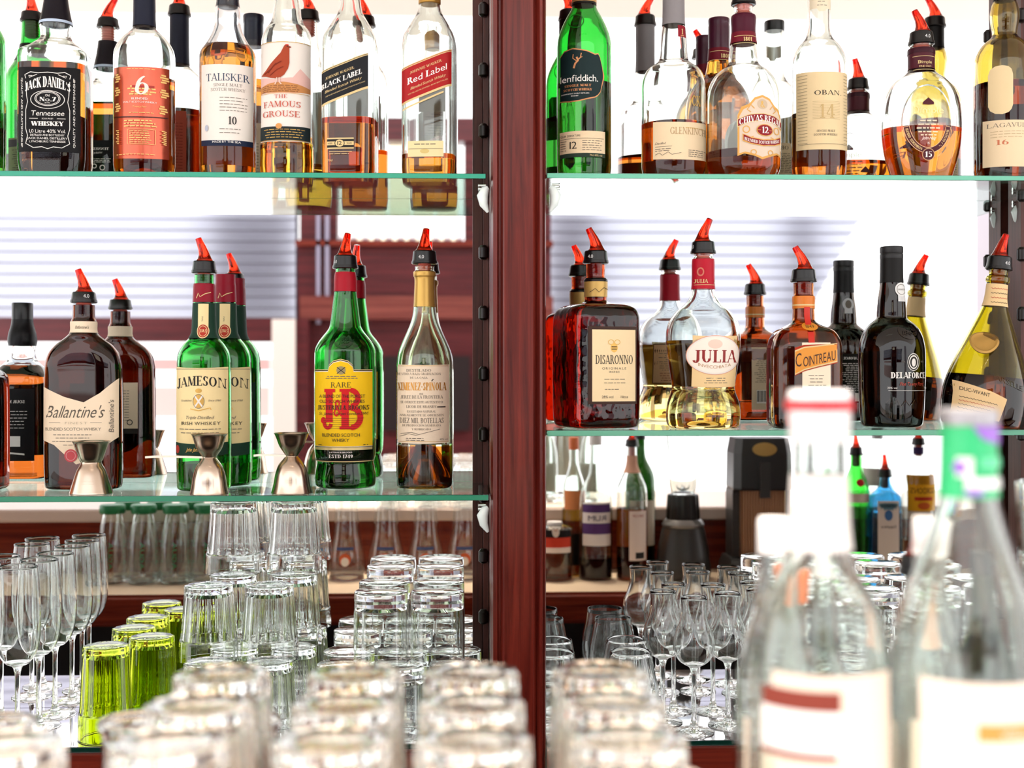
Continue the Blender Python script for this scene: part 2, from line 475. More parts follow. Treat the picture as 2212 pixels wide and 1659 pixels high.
        pf = [(rn * .55, z0 - .026)]
        for i in range(6): pf += [(rn * .98, z0 - .023 + i * .0042), (rn * .86, z0 - .0215 + i * .0042), (rn * .86, z0 - .020 + i * .0042)]
        st.lathe(pf, PINK, 24); st.build('stopper', p)
        if spout:
            a = math.radians(ang); d = Vector((math.cos(a), math.sin(a), 0)); b = Vector((0, 0, z1)); sp = MB()
            L = .034
            pts = [b + d * x * lean + Vector((0, 0, z)) for x, z in ((-.001, 0), (-.001, .004), (.0005, .011), (.004, .019), (.009, .027), (.0125, .033))]
            sp.tube(pts + [pts[-1] * 1.0, pts[-1] - Vector((0, 0, .008)) - d * .003 * lean], [R * .70, R * .54, R * .42, R * .335, R * .28, R * .245, R * .16, R * .13], RED, 16)
            sp.build('spout', p)
        if mark:
            mk = MB(); V, Fc, W = layout('4.0' if mark is True else mark[0]); w0 = 0 if mark is True else math.radians(mark[1])
            h = .0052; vs = []
            for x, y in V:
                q = -PI / 2 + w0 + (x - W / 2) * h / (R * .93); z = z0 + .0075 + y * h; rr = R * (.925 - .06 * (z - z0 - .0052) / .013) + .0005
                vs.append((rr * math.cos(q), rr * math.sin(q), z))
            mk.add(vs, Fc, paint('e8e8e8', .5)); mk.build('printed_number', p)
        return p
# ------------------------------------------------------------------ the place: cabinet, mirrors, shelves, room reflected in the mirrors
WOODC = wood('cabinet', '430e0a', '7d2a1e', 1.0, .28)
WOODH = wood('cabinet_flat', '5a1a12', '86301f', 1.0, .32, axis=0)
WOODD = wood('dark', '3a1812', '64342a', 1.2, .4)
WOODR = wood('room', '3a1016', '6a262a', .5, .4, axis=0)
SH_Y = -.212
Z_UL = ZC + (HV - 372) * S(600, SH_Y) ; Z_UR = ZC + (HV - 376.5) * S(1700, SH_Y)
Z_LL = ZC + (HV - 1070) * S(600, SH_Y); Z_LR = ZC + (HV - 928.5) * S(1700, SH_Y)
Z_B = ZC + (HV - 1606) * S(900, SH_Y)
XP0, XP1 = P(1061, HV, -.225).x, P(1181, HV, -.225).x          # pillar
XR = P(2196, HV, 0).x                                           # right end of the right bay
XL = -.98
st = lambda o: tag(o, kind='structure')

def slab(name, x0, x1, y0, y1, z0, z1, m, label=None, cat=None, group=None, kind=None, bev=0.0):
    mb = MB(); mb.box(x0, x1, y0, y1, z0, z1, m)
    me = mb.mesh(name, smooth=False)
    if bev:
        bm = bmesh.new(); bm.from_mesh(me)
        bmesh.ops.bevel(bm, geom=bm.edges[:], offset=bev, segments=2, affect='EDGES'); bm.to_mesh(me); bm.free()
    o = link_mesh(name, me)
    return tag(o, label, cat, group, kind)

# floor, ceiling over the bar, wall behind the mirrors
slab('floor', -3.2, 3.4, -4.9, .12, -.06, 0, paint('b8a89c', .35), kind='structure')
slab('ceiling', -4.2, 4.2, -2.62, .12, ZC + 1.28, ZC + 1.36, paint('fdf4ea', .8), kind='structure')
slab('wall_back', -3.2, 3.4, .03, .12, 0, ZC + 1.28, paint('3a1a16', .6), kind='structure')
MIRROR = mat('mirror', lambda nt: princ(nt, Base_Color=(.93, .94, .94, 1), Metallic=1.0, Roughness=.004))
slab('mirror', XL, P(1024, HV, 0).x, 0, .006, Z_B - .012, ZC + 1.0, MIRROR, 'large mirror behind the left bay of shelves', 'mirror')
slab('mirror', XP1 - .004, XR, 0, .006, Z_B - .012, ZC + 1.0, MIRROR, 'large mirror behind the right bay of shelves', 'mirror')

# pillar between the two bays, moulded face
pl = MB()
prof = [(0, 0), (0, -.205), (.003, -.2155), (.0085, -.2165), (.011, -.211), (.0135, -.211), (.0165, -.2205), (.0185, -.2215), (.0585, -.2215), (.061, -.2185), (.0635, -.2145), (.068, -.2215), (.0715, -.2205), (.073, -.2135), (.0755, -.2145), (XP1 - XP0, -.209), (XP1 - XP0, 0)]
kx = (XP1 - XP0) / prof[-1][0]
for (xa, ya), (xb, yb) in zip(prof, prof[1:]):
    pl.add([(XP0 + xa, ya, .02), (XP0 + xb, yb, .02), (XP0 + xb, yb, ZC + 1.2), (XP0 + xa, ya, ZC + 1.2)], [(0, 1, 2, 3)], WOODC)
pl.add([(XP0, 0, .02), (XP1, 0, .02), (XP1, 0, ZC + 1.2), (XP0, 0, ZC + 1.2)], [(3, 2, 1, 0)], WOODC)
st(pl.build('pillar', angle=25))
# flat strips covering the mirror edge
slab('trim_1', P(1021, HV, -.012).x, P(1042, HV, -.012).x, -.014, -.0005, Z_B - .01, ZC + 1.0, WOODD, kind='structure')
slab('trim_2', P(2195, HV, -.012).x, P(2240, HV, -.012).x, -.014, -.0005, Z_B - .01, ZC + 1.0, WOODD, kind='structure')
# notched shelf racks
def rack(x0, x1, y0, y1, label):
    r = thing('shelf_rack', label, 'shelf rack', (x0, y0, Z_B))
    mb = MB(); mb.box(0, x1 - x0, 0, y1 - y0, 0, ZC + .9 - Z_B, WOODD); mb.build('rail', r, smooth=False)
    for k in range(13):
        z = .045 + k * .092
        t = MB(); t.tube([(.0, -.003, z), (.0, -.003, z + .003), (.0, -.003, z + .018), (.0, -.003, z + .022)], [.004, .0075, .0075, .004], paint('120807', .3), 14)
        t.build('notch_peg', r)
rack(P(1044, HV, -.05).x, XP0 - .0008, -.060, -.0135, 'dark wooden rack with round notches left of the pillar')
rack(P(2199, HV, -.05).x, P(2240, HV, -.05).x, -.060, -.0145, 'dark wooden rack with round notches at the right edge')

# shelves
GEDGE = mat('shelf_glass', lambda nt: princ(nt, Base_Color=lin('d4f6e8'), Roughness=0.0, IOR=1.5, Transmission_Weight=1.0))
def edge_mat(h):
    return mat('edge_' + h, lambda nt: princ(nt, Base_Color=lin(h), Roughness=.22, IOR=1.5, Transmission_Weight=.25))
def shelf(x0, x1, z, t, label, eh, m=GEDGE):
    o = slab('glass_shelf', x0, x1, SH_Y, -.0005, z - t, z, m, label, 'shelf', bev=.0007)
    e = MB(); e.box(x0 + .0008, x1 - .0008, SH_Y - .0006, SH_Y + .0002, z - t + .0007, z - .0007, edge_mat(eh))
    e2 = e.build('ground_edge', o, smooth=False); e2['label'] = 'green ground front edge'
    return o
x_le = P(1050, HV, SH_Y).x
shelf(XL, x_le, Z_UL, .0078, 'upper glass shelf left of the pillar', '35b394')
shelf(XP1 + .001, XR + .02, Z_UR, .0075, 'upper glass shelf right of the pillar', '79d3b4')
shelf(XL, P(1056, HV, SH_Y).x, Z_LL, .0085, 'lower glass shelf left of the pillar, with jiggers on it', '23946f')
shelf(XP1 + .001, XR + .02, Z_LR, .0085, 'lower glass shelf right of the pillar', '6fbf9f')
MGLASS = mat('mirror_shelf', lambda nt: princ(nt, Base_Color=lin('cdc8cc'), Metallic=.9, Roughness=.02))
shelf(XL, XP0 - .001, Z_B, .008, 'bottom mirrored glass shelf left of the pillar', '0c3a30', MGLASS)
shelf(XP1 + .001, XR + .02, Z_B, .008, 'bottom mirrored glass shelf right of the pillar', '0c3a30', MGLASS)
slab('trim_3', XL, XP0 - .0006, -.222, 0.0, Z_B - .10, Z_B - .0085, WOODH, kind='structure')
slab('trim_4', XP1 + .0006, XR + .03, -.222, 0.0, Z_B - .10, Z_B - .0085, WOODH, kind='structure')
# metal shelf clips
def clip(x, z, side, label, y=SH_Y + .012):
    r = thing('shelf_clip', label, 'shelf clip', (x, y, z))
    a = MB(); CH = metal('d8dcd8', .15)
    a.tube([(0, 0, -.010), (-side * .004, 0, -.013), (-side * .008, 0, -.022), (-side * .006, 0, -.034), (0, 0, -.045)], [.003, .006, .008, .006, .002], paint('e6f1ee', .2)); a.build('bracket', r)
    for q, w in ((-.003, .004), (-.008, .0035)):
        b = MB(); b.tube([(-side * .003, 0, q - .004), (-side * .012, 0, q - .004), (-side * .014, 0, q - .004)], [.0018, .0018, .0028], CH); b.build('screw', r)
for sx, z, l in ((1, Z_UL - .008, 'white shelf clip under the upper left shelf'), (1, Z_LL - .009, 'white shelf clip under the lower left shelf')):
    clip(x_le + .003, z, sx, l)
clip(XP1 + .006, Z_UR - .008, -1, 'dark shelf clip beside the pillar under the upper right shelf')
clip(P(2206, HV, -.04).x, Z_UR - .008, 1, 'white shelf clip at the right end of the upper shelf', -.04)

# ---- bar counter in front of the cabinet (worktop facing the cabinet, raised ledge towards the guests)
ZW = ZC - .478; ZLG = ZC - .325
WOODN = wood('nosing', '5e1c12', '9a3c24', .8, .25, axis=0)
ct = thing('bar_counter', 'dark red wooden bar counter with a pale worktop, reflected in the mirrors', 'counter', (0, -1.0, 0))
def cpart(name, x0, x1, y0, y1, z0, z1, m, bev=0):
    mb = MB(); mb.box(x0, x1, y0 + 1.0, y1 + 1.0, z0, z1, m); me = mb.mesh(name, smooth=False)
    if bev:
        bm = bmesh.new(); bm.from_mesh(me); bmesh.ops.bevel(bm, geom=bm.edges[:], offset=bev, segments=3, affect='EDGES'); bm.to_mesh(me); bm.free()
    return link_mesh(name, me, ct)
cpart('worktop', -1.9, 2.2, -1.07, -.745, ZW - .04, ZW, paint('f2d9ba', .35))
cpart('nosing', -1.9, 2.2, -.748, -.725, ZW - .062, ZW + .004, WOODN, .008)
cpart('back_panel', -1.9, 2.2, -1.09, -1.07, .1, ZLG - .03, WOODN)
cpart('ledge', -1.9, 2.2, -1.46, -1.036, ZLG - .03, ZLG, paint('e4cfc2', .3), .004)
cpart('base', -1.85, 2.15, -1.068, -1.0, .1, ZW - .05, paint('0d0807', .6))
cpart('plinth', -1.85, 2.15, -1.40, -1.0, .0, .1, paint('0d0807', .6))
for x in (.08, 1.35):
    cpart('inlay', x, x + .05, -1.065, -.75, ZW - .002, ZW + .0006, WOODN)

# ---- room behind the counter, seen only in the mirrors (points read from the mirror picture at plane yr)
def M(u, v, yr): k = (2.0 - yr) / F; return Vector(((u - 1000) * k, yr, ZC + (HV - v) * k))
YW = -4.6
def mslab(name, u0, u1, v0, v1, m, yr=YW, th=.12, kind='structure', label=None, cat=None):
    a = M(u0, v1, yr); b = M(u1, v0, yr)
    return slab(name, a.x, b.x, yr - th, yr, a.z, b.z, m, label, cat, None, kind)
mslab('wall_bar_panel', 645, 1190, 528, 1010, WOODR)
mslab('trim_5', 640, 1195, 520, 532, WOODH, YW + .04, .15)
mslab('trim_6', 650, 1195, 640, 690, wood('cornice', '5e2420', '8e4a40', .5, .4, 0), YW + .06, .16)
mslab('trim_7', 650, 730, 300, 524, WOODR); mslab('trim_8', 1003, 1190, 300, 524, WOODR)
mslab('trim_9', 640, 1195, 255, 305, WOODR, YW + .03, .15)
mslab('trim_10', 685, 693, 465, 700, paint('9a93a8', .4), YW + .04, .03); mslab('trim_11', 704, 712, 465, 640, paint('9a93a8', .4), YW + .04, .03)
mslab('trim_12', 590, 640, 690, 1200, paint('e8dcd4', .6), YW + .1, .2)
mslab('trim_13', 640, 668, 690, 1200, WOODR, YW + .08, .2)
mslab('dark_stand_in', 830, 1015, 770, 930, paint('1c0c0e', .5), YW + .05, .1)  # dark panel added to stand in for a dark reflected figure
mslab('wall_cream_end', 2158, 2420, 200, 1300, paint('b9b0b8', .7), YW + .2, .2)
# leaded window with pale panes and a bead border
w1 = thing('window_1', 'pale leaded window with a beaded border in the dark wood wall, reflected', 'window', M(866, 520, YW)); w1['kind'] = 'structure'
k_ = (2.0 - YW) / F
for i in range(5):
    mb = MB(); x0 = (736 - 866 + i * 51) * k_
    mb.box(x0 + .006, x0 + 51 * k_ - .006, -.05, -.04, .0, 215 * k_, mat('window_pane', lambda nt: princ(nt, Base_Color=lin('fff4d8'), Roughness=.4, Transmission_Weight=.9, IOR=1.02)))
    mb.build('pane', w1, smooth=False)
for i in range(11):
    mb = MB(); x0 = (740 - 866 + i * 25.2) * k_
    mb.lathe([(.001, -.02), (.016, -.012), (.022, 0), (.016, .012), (.001, .02)], paint('e9e4e8', .3), 12, (x0, .0, .01)); mb.build('bead', w1)
# awnings of translucent slats outside, with opaque panels added behind to shade parts of them
def _slat(nt):
    a = nt.nodes.new('ShaderNodeBsdfTranslucent'); a.inputs[0].default_value = lin('f2f4fb')
    b = nt.nodes.new('ShaderNodeBsdfDiffuse'); b.inputs[0].default_value = lin('8a8696')
    m = nt.nodes.new('ShaderNodeMixShader'); m.inputs[0].default_value = .22
    nt.links.new(a.outputs[0], m.inputs[1]); nt.links.new(b.outputs[0], m.inputs[2]); return m
SLAT = mat('slat', _slat); SLAT_SHADE = paint('74727f', .5)
def awning(name, label, u0, u1, v0, v1, n, du=0):
    uc = (u0 + u1) / 2; c = M(uc, v1, YW - .5); r = thing(name, label, 'awning', c)
    k = (2.0 - YW + .5) / F; mb = MB()
    for i in range(n):
        t = (i + .5) / n; v = v1 + (v0 - v1) * t; h = (v1 - v0) / n * k
        xa = (u0 - uc) * k; xb = (u1 + du * t - uc) * k; z = (v1 - v) * k; sl = du * k / ((v1 - v0) * k)
        vs = [(x + (sl * dz if x == xb else 0), dy, z + dz) for x in (xa, xb) for dy, dz in ((-.012, -h * .5), (.012, -h * .25), (.016, h * .1), (-.012, h * .5), (-.014, h * .5), (-.014, -h * .5))]
        mb.add(vs, [(j, (j + 1) % 6, 6 + (j + 1) % 6, 6 + j) for j in range(6)] + [(5, 4, 3, 2, 1, 0), (6, 7, 8, 9, 10, 11)], SLAT)
        mb.box(xa, xb, -.016, -.006, z - h * .56, z - h * .40, SLAT_SHADE)  # grey strip drawing the shade line between two slats
    mb.build('slats', r, smooth=False)
    b = MB(); b.box((u0 - uc) * k, (u1 - uc) * k, -.02, .06, -50 * k, 2 * k, WOODR); b.build('valance', r, smooth=False)
    return r
awning('outside_awning', 'grey slatted awning outside, reflected on the left beside the leaded window', -700, 640, 452, 690, 10)
awning('outside_awning', 'grey slatted awning with a slanted end, reflected on the right', 1185, 1715, 452, 745, 12, du=160)
SHADE_PANEL = paint('3e3846', .8)  # panels added behind the slats to block the sky and darken them there
mslab('outside_shade_panel_left', 470, 645, 430, 700, SHADE_PANEL, YW - .60, .05)
mslab('outside_shade_panel_middle', 1180, 1290, 430, 760, SHADE_PANEL, YW - .60, .05)
mslab('outside_shade_panel_right', 1690, 1765, 430, 760, SHADE_PANEL, YW - .60, .05)
mslab('wall_outside_terrace', -700, 585, 775, 800, paint('e7b9b4', .8), YW - 1.4, .1)
mslab('wall_outside_terrace_low', -700, 585, 835, 900, paint('f0cfc8', .8), YW - 1.4, .1)
# ------------------------------------------------------------------ upper shelf, left bay
WH = paper('ece5dc'); CREAM = paper('ead3ae'); INK = paint('17130f', .6); GOLD = paint('caa052', .35, .6); INKG = paint('6a6156', .6); INKW = paint('f2efe9', .5)
NAVY = paper('1d2740'); RDK = paint('8c1220', .4)
CLEAR = glass('f6fbf8'); CLEARB = glass('f4f8fb'); GREEN = glass('5cc870')
SQ = (1.0, 5.0); RD = (1.0, 2.0)
def sq(l, r=1.0, n=5.0): return [(a, b, r, n) for a, b in l]
G1 = 'spirit bottles on the upper left shelf'; G2 = 'spirit bottles on the upper right shelf'; G3 = 'spirit bottles on the lower left shelf'; G4 = 'spirit bottles on the lower right shelf'

def square_black(u, y, shelf, vb, vsh, label, group, dv=0):
    """square whiskey bottle with a black label; dv shifts every row"""
    d = dv
    B = Bottle('whiskey_bottle', label, 'bottle', u, y, shelf,
        sq([(66, 366 + d), (70, 360 + d), (71, 350 + d), (71, 150 + d), (71, 132 + d), (69, 121 + d)], 1, 4.5) + sq([(58, 109 + d), (44, 98 + d), (36, 91 + d)], 1, 2.6) + [(32.5, 84 + d), (32.5, 70 + d), (34, 55 + d), (31, 40 + d), (26, 15 + d), (23, -10 + d), (22, -50 + d)],
        CLEAR, (150 + d, 'd98a3a'), wall=.003, group=group, rot=4)
    BLK = paper('09090c', .5)
    L = Label(B); x = u
    L.rect(x - 64, x + 66, 147 + d, 330 + d, BLK, rows=2)
    for sx in (-1, 1):
        L.text('QUALITY AND CRAFTSMANSHIP', x + sx * 56.5, 245 + d, 4, INKW, w=150, vert=sx, bold=1.4)
        L.line([(x + sx * 46, 178 + d), (x + sx * 44, 210 + d), (x + sx * 42, 222 + d), (x + sx * 46, 240 + d), (x + sx * 46, 280 + d), (x + sx * 42, 295 + d), (x + sx * 46, 312 + d), (x + sx * 30, 321 + d), (x + sx * 12, 319 + d), (x, 323 + d)], 1.3, INKW)
        L.line([(x + sx * 46, 172 + d), (x + sx * 48, 164 + d), (x + sx * 36, 158 + d), (x + sx * 20, 160 + d), (x, 158 + d)], 1.4, INKW)
        L.line([(x + sx * 32, 166 + d), (x + sx * 40, 166 + d), (x + sx * 38, 170 + d), (x + sx * 22, 163 + d)], 1.2, INKW)
    L.text('JACK DANIEL\'S', x, 190 + d, 16, INKW, w=94, bold=1.6, arc=10, fan=.45, font='serif')
    L.ell(x, 217 + d, 36, 20, INKW); L.ell(x, 217 + d, 34.6, 18.8, BLK); L.ell(x, 215 + d, 27, 16, INKW); L.ell(x, 215 + d, 25.6, 14.8, BLK); L.ell(x, 215 + d, 24, 13.6, INKW); L.ell(x, 215 + d, 23, 12.8, BLK)
    L.text('Old', x, 210.5 + d, 5, INKW); L.text('No.7', x, 221 + d, 9, INKW, font='serif', bold=1.5, w=34); L.text('BRAND', x, 225.5 + d, 2.4, INKW)
    L.text('Tennessee', x, 252 + d, 11, INKW, w=70, shear=.15, bold=1.3)
    L.text('SOUR MASH', x, 260 + d, 3.2, INKW); L.rule(x - 38, x - 20, 258.5 + d, 1, INKW); L.rule(x + 20, x + 38, 258.5 + d, 1, INKW)
    L.text('WHISKEY', x, 274 + d, 9.5, INKW, w=67, font='serif', bold=1.7)
    L.text('1,0 Litre 40% Vol.', x, 289 + d, 7.5, INKW, w=76)
    for v, w, t in ((296, 72, 'DISTILLED AND BOTTLED BY'), (303, 84, 'JACK DANIEL DISTILLERY'), (310, 76, 'LYNCHBURG TENNESSEE')): L.text(t, x, v + d, 4.4, INKW, w=w)
    L.build('label', B.root)
    K = Label(B, back=True)
    K.band([(x - 52, 238 + d), (x - 44, 230 + d), (x + 44, 230 + d), (x + 52, 238 + d)], [(x - 52, 352 + d), (x + 52, 352 + d)], BLK)
    K.text('TENNESSEE', x, 254 + d, 6, INKW, w=56, font='serif', bold=1.3); K.text('Whiskey', x, 263 + d, 5, INKW, shear=.2); K.prints(x - 36, x + 36, 276 + d, 284 + d, 3, INKW, center=True)
    K.oval(x - 12, 298 + d, 6, 6, 2.4, INKW); K.oval(x + 8, 294 + d, 5, 5, 2, INKW); K.oval(x + 20, 295 + d, 5, 5, 2, INKW)
    K.rect(x - 20, x + 24, 324 + d, 346 + d, INKW)
    for i in range(14): K.line([(x - 16 + i * 2.6, 326 + d), (x - 16 + i * 2.6, 343 + d)], 1 + (i * 7 % 3) * .4, INK)
    K.build('back_label', B.root)
    return B
B = square_black(121, -.135, Z_UL, 0, 0, 'clear square whiskey bottle with black label and black capsule on the upper shelf', G1)
B.sleeve(-12, 54, paper('141018', .35), 'capsule'); B.sleeve(50, 56, paint('b9cbe0', .3), 'capsule_edge', off=.0008, top=False)
q = Label(B); q.text('No.7', 148, 36, 7, INKW, font='serif', bold=1.4, slope=-.2); q.build('capsule_print', B.root)
B.pourer(-70, -46, 0)

# red-labelled blend with tall figure
B = Bottle('whisky_bottle', 'clear whisky bottle with glossy copper red label bearing a large 6', 'bottle', 312, -.115, Z_UL,
    [(60, 368), (64.5, 363), (65, 352), (65, 150), (65, 132), (63, 114), (56, 98), (44, 83), (31, 71), (25, 64), (23.5, 54), (22.5, 20), (22, -50)], CLEAR, (176, 'd68a2c'), group=G1, punt=.02)
COP = mat('foil_copper', lambda nt: princ(nt, Base_Color=lin('c8604a'), Roughness=.24, Metallic=.75)); GY = paint('f0c878', .4)
L = Label(B); L.rect(256, 373, 143, 341, COP, rows=2, sag=3)
L.prints(290, 355, 150, 150, 1, GY); 
for uu, vv in ((267, 168), (366, 168), (267, 197), (366, 200), (268, 232), (364, 236)):
    for a, b_, c in ((-6, -8, 8), (-8, -3, 14), (-5, 2, 12), (-7, 7, 10)): L.rule(uu + a, uu + a + c, vv + b_, 3.4, GY)
for vv, a, b_ in ((188, 298, 345), (193, 292, 350), (200, 300, 352), (205, 296, 346)): L.prints(a, b_, vv, vv, 1, GY, w=3, ragged=0)
L.rect(302, 348, 186, 191, paint('a8281e', .4)); L.text('6', 320, 206, 42, paint('efe2da', .4), font='serif', bold=.9, shear=.15, w=30); L.text('BLENDED', 318, 217, 4.5, INKW, w=34); L.text('MALT SCOTCH WHISKY', 318, 224, 4, INKW, w=70); L.text('Twenty Four', 318, 234, 4, GY, shear=.2)
L.prints(296, 352, 245, 245, 1, GY); L.rect(256, 372, 250.5, 252.5, paint('3a1410', .4), sag=3); L.prints(284, 356, 262, 274, 3, GY, w=2.4)
L.line([(292, 281), (350, 281), (350, 313), (292, 313), (292, 281)], 1, GY); L.prints(296, 346, 285, 309, 6, GY, w=1.6)
for uu in (264, 362):
    for i in range(8): L.line([(uu + i % 2 * 3, 282 + i * 4), (uu + 8, 283 + i * 4)], 2, GY)
L.prints(266, 366, 335, 335, 1, GY); L.build('label', B.root)
K = Label(B, back=True); K.rect(282, 352, 170, 345, paper('b0503c'), rows=2); K.prints(290, 345, 200, 310, 16, paper('7a2a20')); K.build('back_label', B.root)
B.sleeve(-60, 60, paper('1c2030', .4), 'capsule'); q = Label(B); q.text('Special', 306, 2, 8, GY, shear=.3); q.text('Edition', 310, 16, 8, GY, shear=.3); q.build('capsule_print', B.root)
B.pourer(-84, -58, 60)

# island malt, amber to the shoulder
B = Bottle('whisky_bottle', 'clear whisky bottle filled with amber to the shoulder, white label with a 10', 'bottle', 492, -.115, Z_UL,
    [(56, 370), (60, 364), (60.5, 350), (60.5, 140), (60, 124), (56, 112), (48, 101), (39, 86), (32, 70), (28, 56), (28, 40), (27, 24), (24, 4), (22.5, -40)], CLEARB, (105, 'c97a22'), group=G1)
L = Label(B); L.rect(442, 551, 138, 302, WH, rows=2, sag=2.5); L.rect(442, 551, 302, 314, NAVY, sag=2.5)
SLT = paint('33455f', .6)
L.text('TALISKER', 500, 176, 16, SLT, font='serif', w=90, bold=.8); L.text('SINGLE MALT', 502, 188, 6.5, INKG, w=60, font='serif', bold=.7); L.text('SCOTCH WHISKY', 502, 198, 6.5, INKG, w=72, font='serif', bold=.7)
L.prints(486, 546, 212, 240, 5, INKG, w=1.2); L.text('10', 513, 270, 17, INK, font='serif', w=17, bold=.9); L.prints(486, 540, 280, 288, 2, INKG); L.ell(456, 277, 4, 7, paint('b5bccb', .6)); L.text('MADE BY THE SEA', 500, 310, 4.5, INKW, w=60); L.build('label', B.root)
K = Label(B, back=True); K.rect(464, 530, 200, 340, paper('e9d9c0'), rows=2); K.rect(464, 530, 318, 330, INK); K.prints(470, 524, 250, 310, 9, INKG); K.build('back_label', B.root)
B.cap([(20, 18), (23.5, 17), (24, 8), (24, -38), (24.5, -40), (25, -42), (25, -58), (24, -60), (3, -60)], paint('161e33', .3), lobes=0)

# grouse blend with painted bird
B = Bottle('whisky_bottle', 'clear whisky bottle with white label showing a red brown bird', 'bottle', 620, -.13, Z_UL,
    [(55, 370), (57.5, 364), (57, 335), (57, 318), (55, 311), (54.5, 300), (54.5, 96), (53, 84), (47, 68), (38, 56), (33, 46), (30.5, 34), (29, 18), (26, 0), (23, -30), (22, -60)], CLEAR, (300, 'e6a838'), group=G1)
L = Label(B); L.rect(566, 674, 90, 305, WH, rows=3, sag=2)
L.band([(566, 165), (600, 172), (640, 168), (655, 148), (674, 166)], [(566, 200), (600, 202), (640, 202), (674, 198)], paper('e3b9b0'))
L.band([(566, 186), (590, 180), (620, 178), (650, 182), (674, 188)], [(566, 199), (600, 201), (640, 201), (674, 198)], paper('c98a52'))
L.prints(572, 668, 186, 198, 4, paper('8a5a3a'), w=1.6); L.rule(566, 674, 92, 1.4, GOLD)
BIRD = paper('a4452a'); BIRD2 = paper('7c2c1c')
L.band([(569, 161), (580, 152), (592, 138), (604, 126), (614, 116), (620, 104), (623, 99), (629, 98), (633, 102)], [(569, 162), (580, 165), (592, 169), (604, 171), (614, 169), (622, 163), (630, 150), (633, 138)], BIRD, n=24)
L.ell(627, 104, 6, 6, BIRD); L.band([(631, 101), (637, 103)], [(631, 106), (637, 104)], BIRD2); L.ell(628.5, 102, 1.4, 1.4, INK); L.band([(625, 98), (631, 98)], [(625, 100), (631, 100)], paper('d01f1a'))
L.line([(585, 158), (600, 142), (616, 134)], 2, BIRD2); L.line([(590, 164), (606, 152), (620, 146)], 1.6, BIRD2); L.line([(576, 160), (592, 150), (604, 138)], 1.5, BIRD2)
L.line([(606, 169), (604, 180), (601, 184)], 2.4, paper('e4c4b4')); L.line([(611, 169), (612, 180), (616, 184)], 2.4, paper('e4c4b4'))
RB = paint('c0472e', .5)
L.text('THE', 614, 214, 8, RB, w=28, font='serif', bold=.7); L.text('FAMOUS', 615, 233, 13, RB, w=82, font='serif', bold=.75); L.text('GROUSE', 613, 254, 13, RB, w=82, font='serif', bold=.75)
L.rule(568, 672, 203, 1, GOLD); L.rect(566, 674, 273, 303, paper('1f2a2c'), sag=2); L.ell(610, 274, 7, 6, paper('d89a5a')); L.prints(574, 666, 281, 298, 4, GOLD, center=True); L.rule(566, 674, 304.5, 1.2, GOLD); L.build('label', B.root)
for i in range(0):
    pass
B.pourer(-84, -58, 170)

def striding(u, y, label, cA, cB, liqv, dvl, lab):
    B = Bottle('whisky_bottle', label, 'bottle', u, y, Z_UL,
        sq([(55, 373), (57, 368), (57, 355), (57, 110)], 1, 4.2) + sq([(56.5, 95), (54, 82)], 1, 3.4) + sq([(46, 64), (36, 46)], 1, 2.4) + [(29, 34), (25, 24), (22.5, 8), (21, -12), (20, -50)], CLEAR, liqv, rot=-6, group=G1)
    return B
# diagonal labels
def diag(L, u0, u1, vl, vr, h, c, gold):
    L.band([(u0, vl), (u1, vr)], [(u0, vl + h), (u1, vr + h)], gold, rows=2); L.band([(u0, vl + 5), (u1, vr + 5)], [(u0, vl + h - 5), (u1, vr + h - 5)], c, rows=2)
    L.band([(u0, vl + 2), (u1, vr + 2)], [(u0, vl + 3), (u1, vr + 3)], c)
B = striding(757, -.135, 'clear square whisky bottle with slanted black label, one third full of amber', 0, 0, (264, 'c46f26'), 0, 0)
GPALE = paint('dfc48a', .4)
L = Label(B); L.o = .0006; diag(L, 703, 806, 154, 115, 77, paper('1a1c20', .4), GPALE)
L.text('JOHNNIE WALKER.', 745, 162, 5.5, GPALE, w=64, slope=.38, font='serif', bold=1); L.text('BLACK LABEL', 748, 178, 11, INKW, w=90, slope=.38, bold=1.3, font='serif'); L.text('Blended Scotch Whisky', 752, 188, 6, GPALE, w=80, slope=.38, shear=.3); L.text('DISTILLED BLENDED AND BOTTLED IN SCOTLAND', 757, 195, 2.5, GPALE, w=86, slope=.38)
L.next('slanted_label', B.root); L.rect(717, 776, 299, 323, GPALE); L.rect(717, 776, 302, 320, INK); L.rect(717, 776, 307, 315, GPALE); L.ell(745, 311, 11, 9, INK); L.ell(745, 311, 9.5, 7.8, GPALE); L.text('12', 745, 315, 9, INK, w=10, bold=1.2); L.text('AGED', 724, 312.5, 3, INK); L.text('YEARS', 766, 312.5, 3, INK)
L.rule(722, 772, 329, 1.4, GPALE); L.prints(722, 772, 334, 334, 1, GPALE); L.text('70cl', 724, 350, 5, GPALE); L.build('lower_label', B.root)
K = Label(B, back=True); K.rect(720, 775, 120, 232, paper('c9c4c4'), rows=2); K.prints(726, 770, 130, 226, 14, INKG); K.build('back_label', B.root)
B.pourer(-74, -48, 150)
B = striding(928, -.135, 'clear square whisky bottle with slanted red label, nearly empty', 0, 0, (341, 'cf8430'), 0, 0)
L = Label(B); L.o = .0006; REDL = paper('a81c1e', .4); diag(L, 873, 982, 148, 106, 80, REDL, GPALE)
L.text('JOHNNIE WALKER.', 928, 148, 5.5, GPALE, w=70, slope=.39, font='serif'); L.text('Red Label', 930, 168, 14, INKW, w=86, slope=.39, bold=1.2, font='serif'); L.text('Blended Scotch Whisky', 932, 181, 6, GPALE, w=76, slope=.39, shear=.3); L.text('DISTILLED BLENDED AND BOTTLED', 932, 190, 2.6, GPALE, w=86, slope=.39)
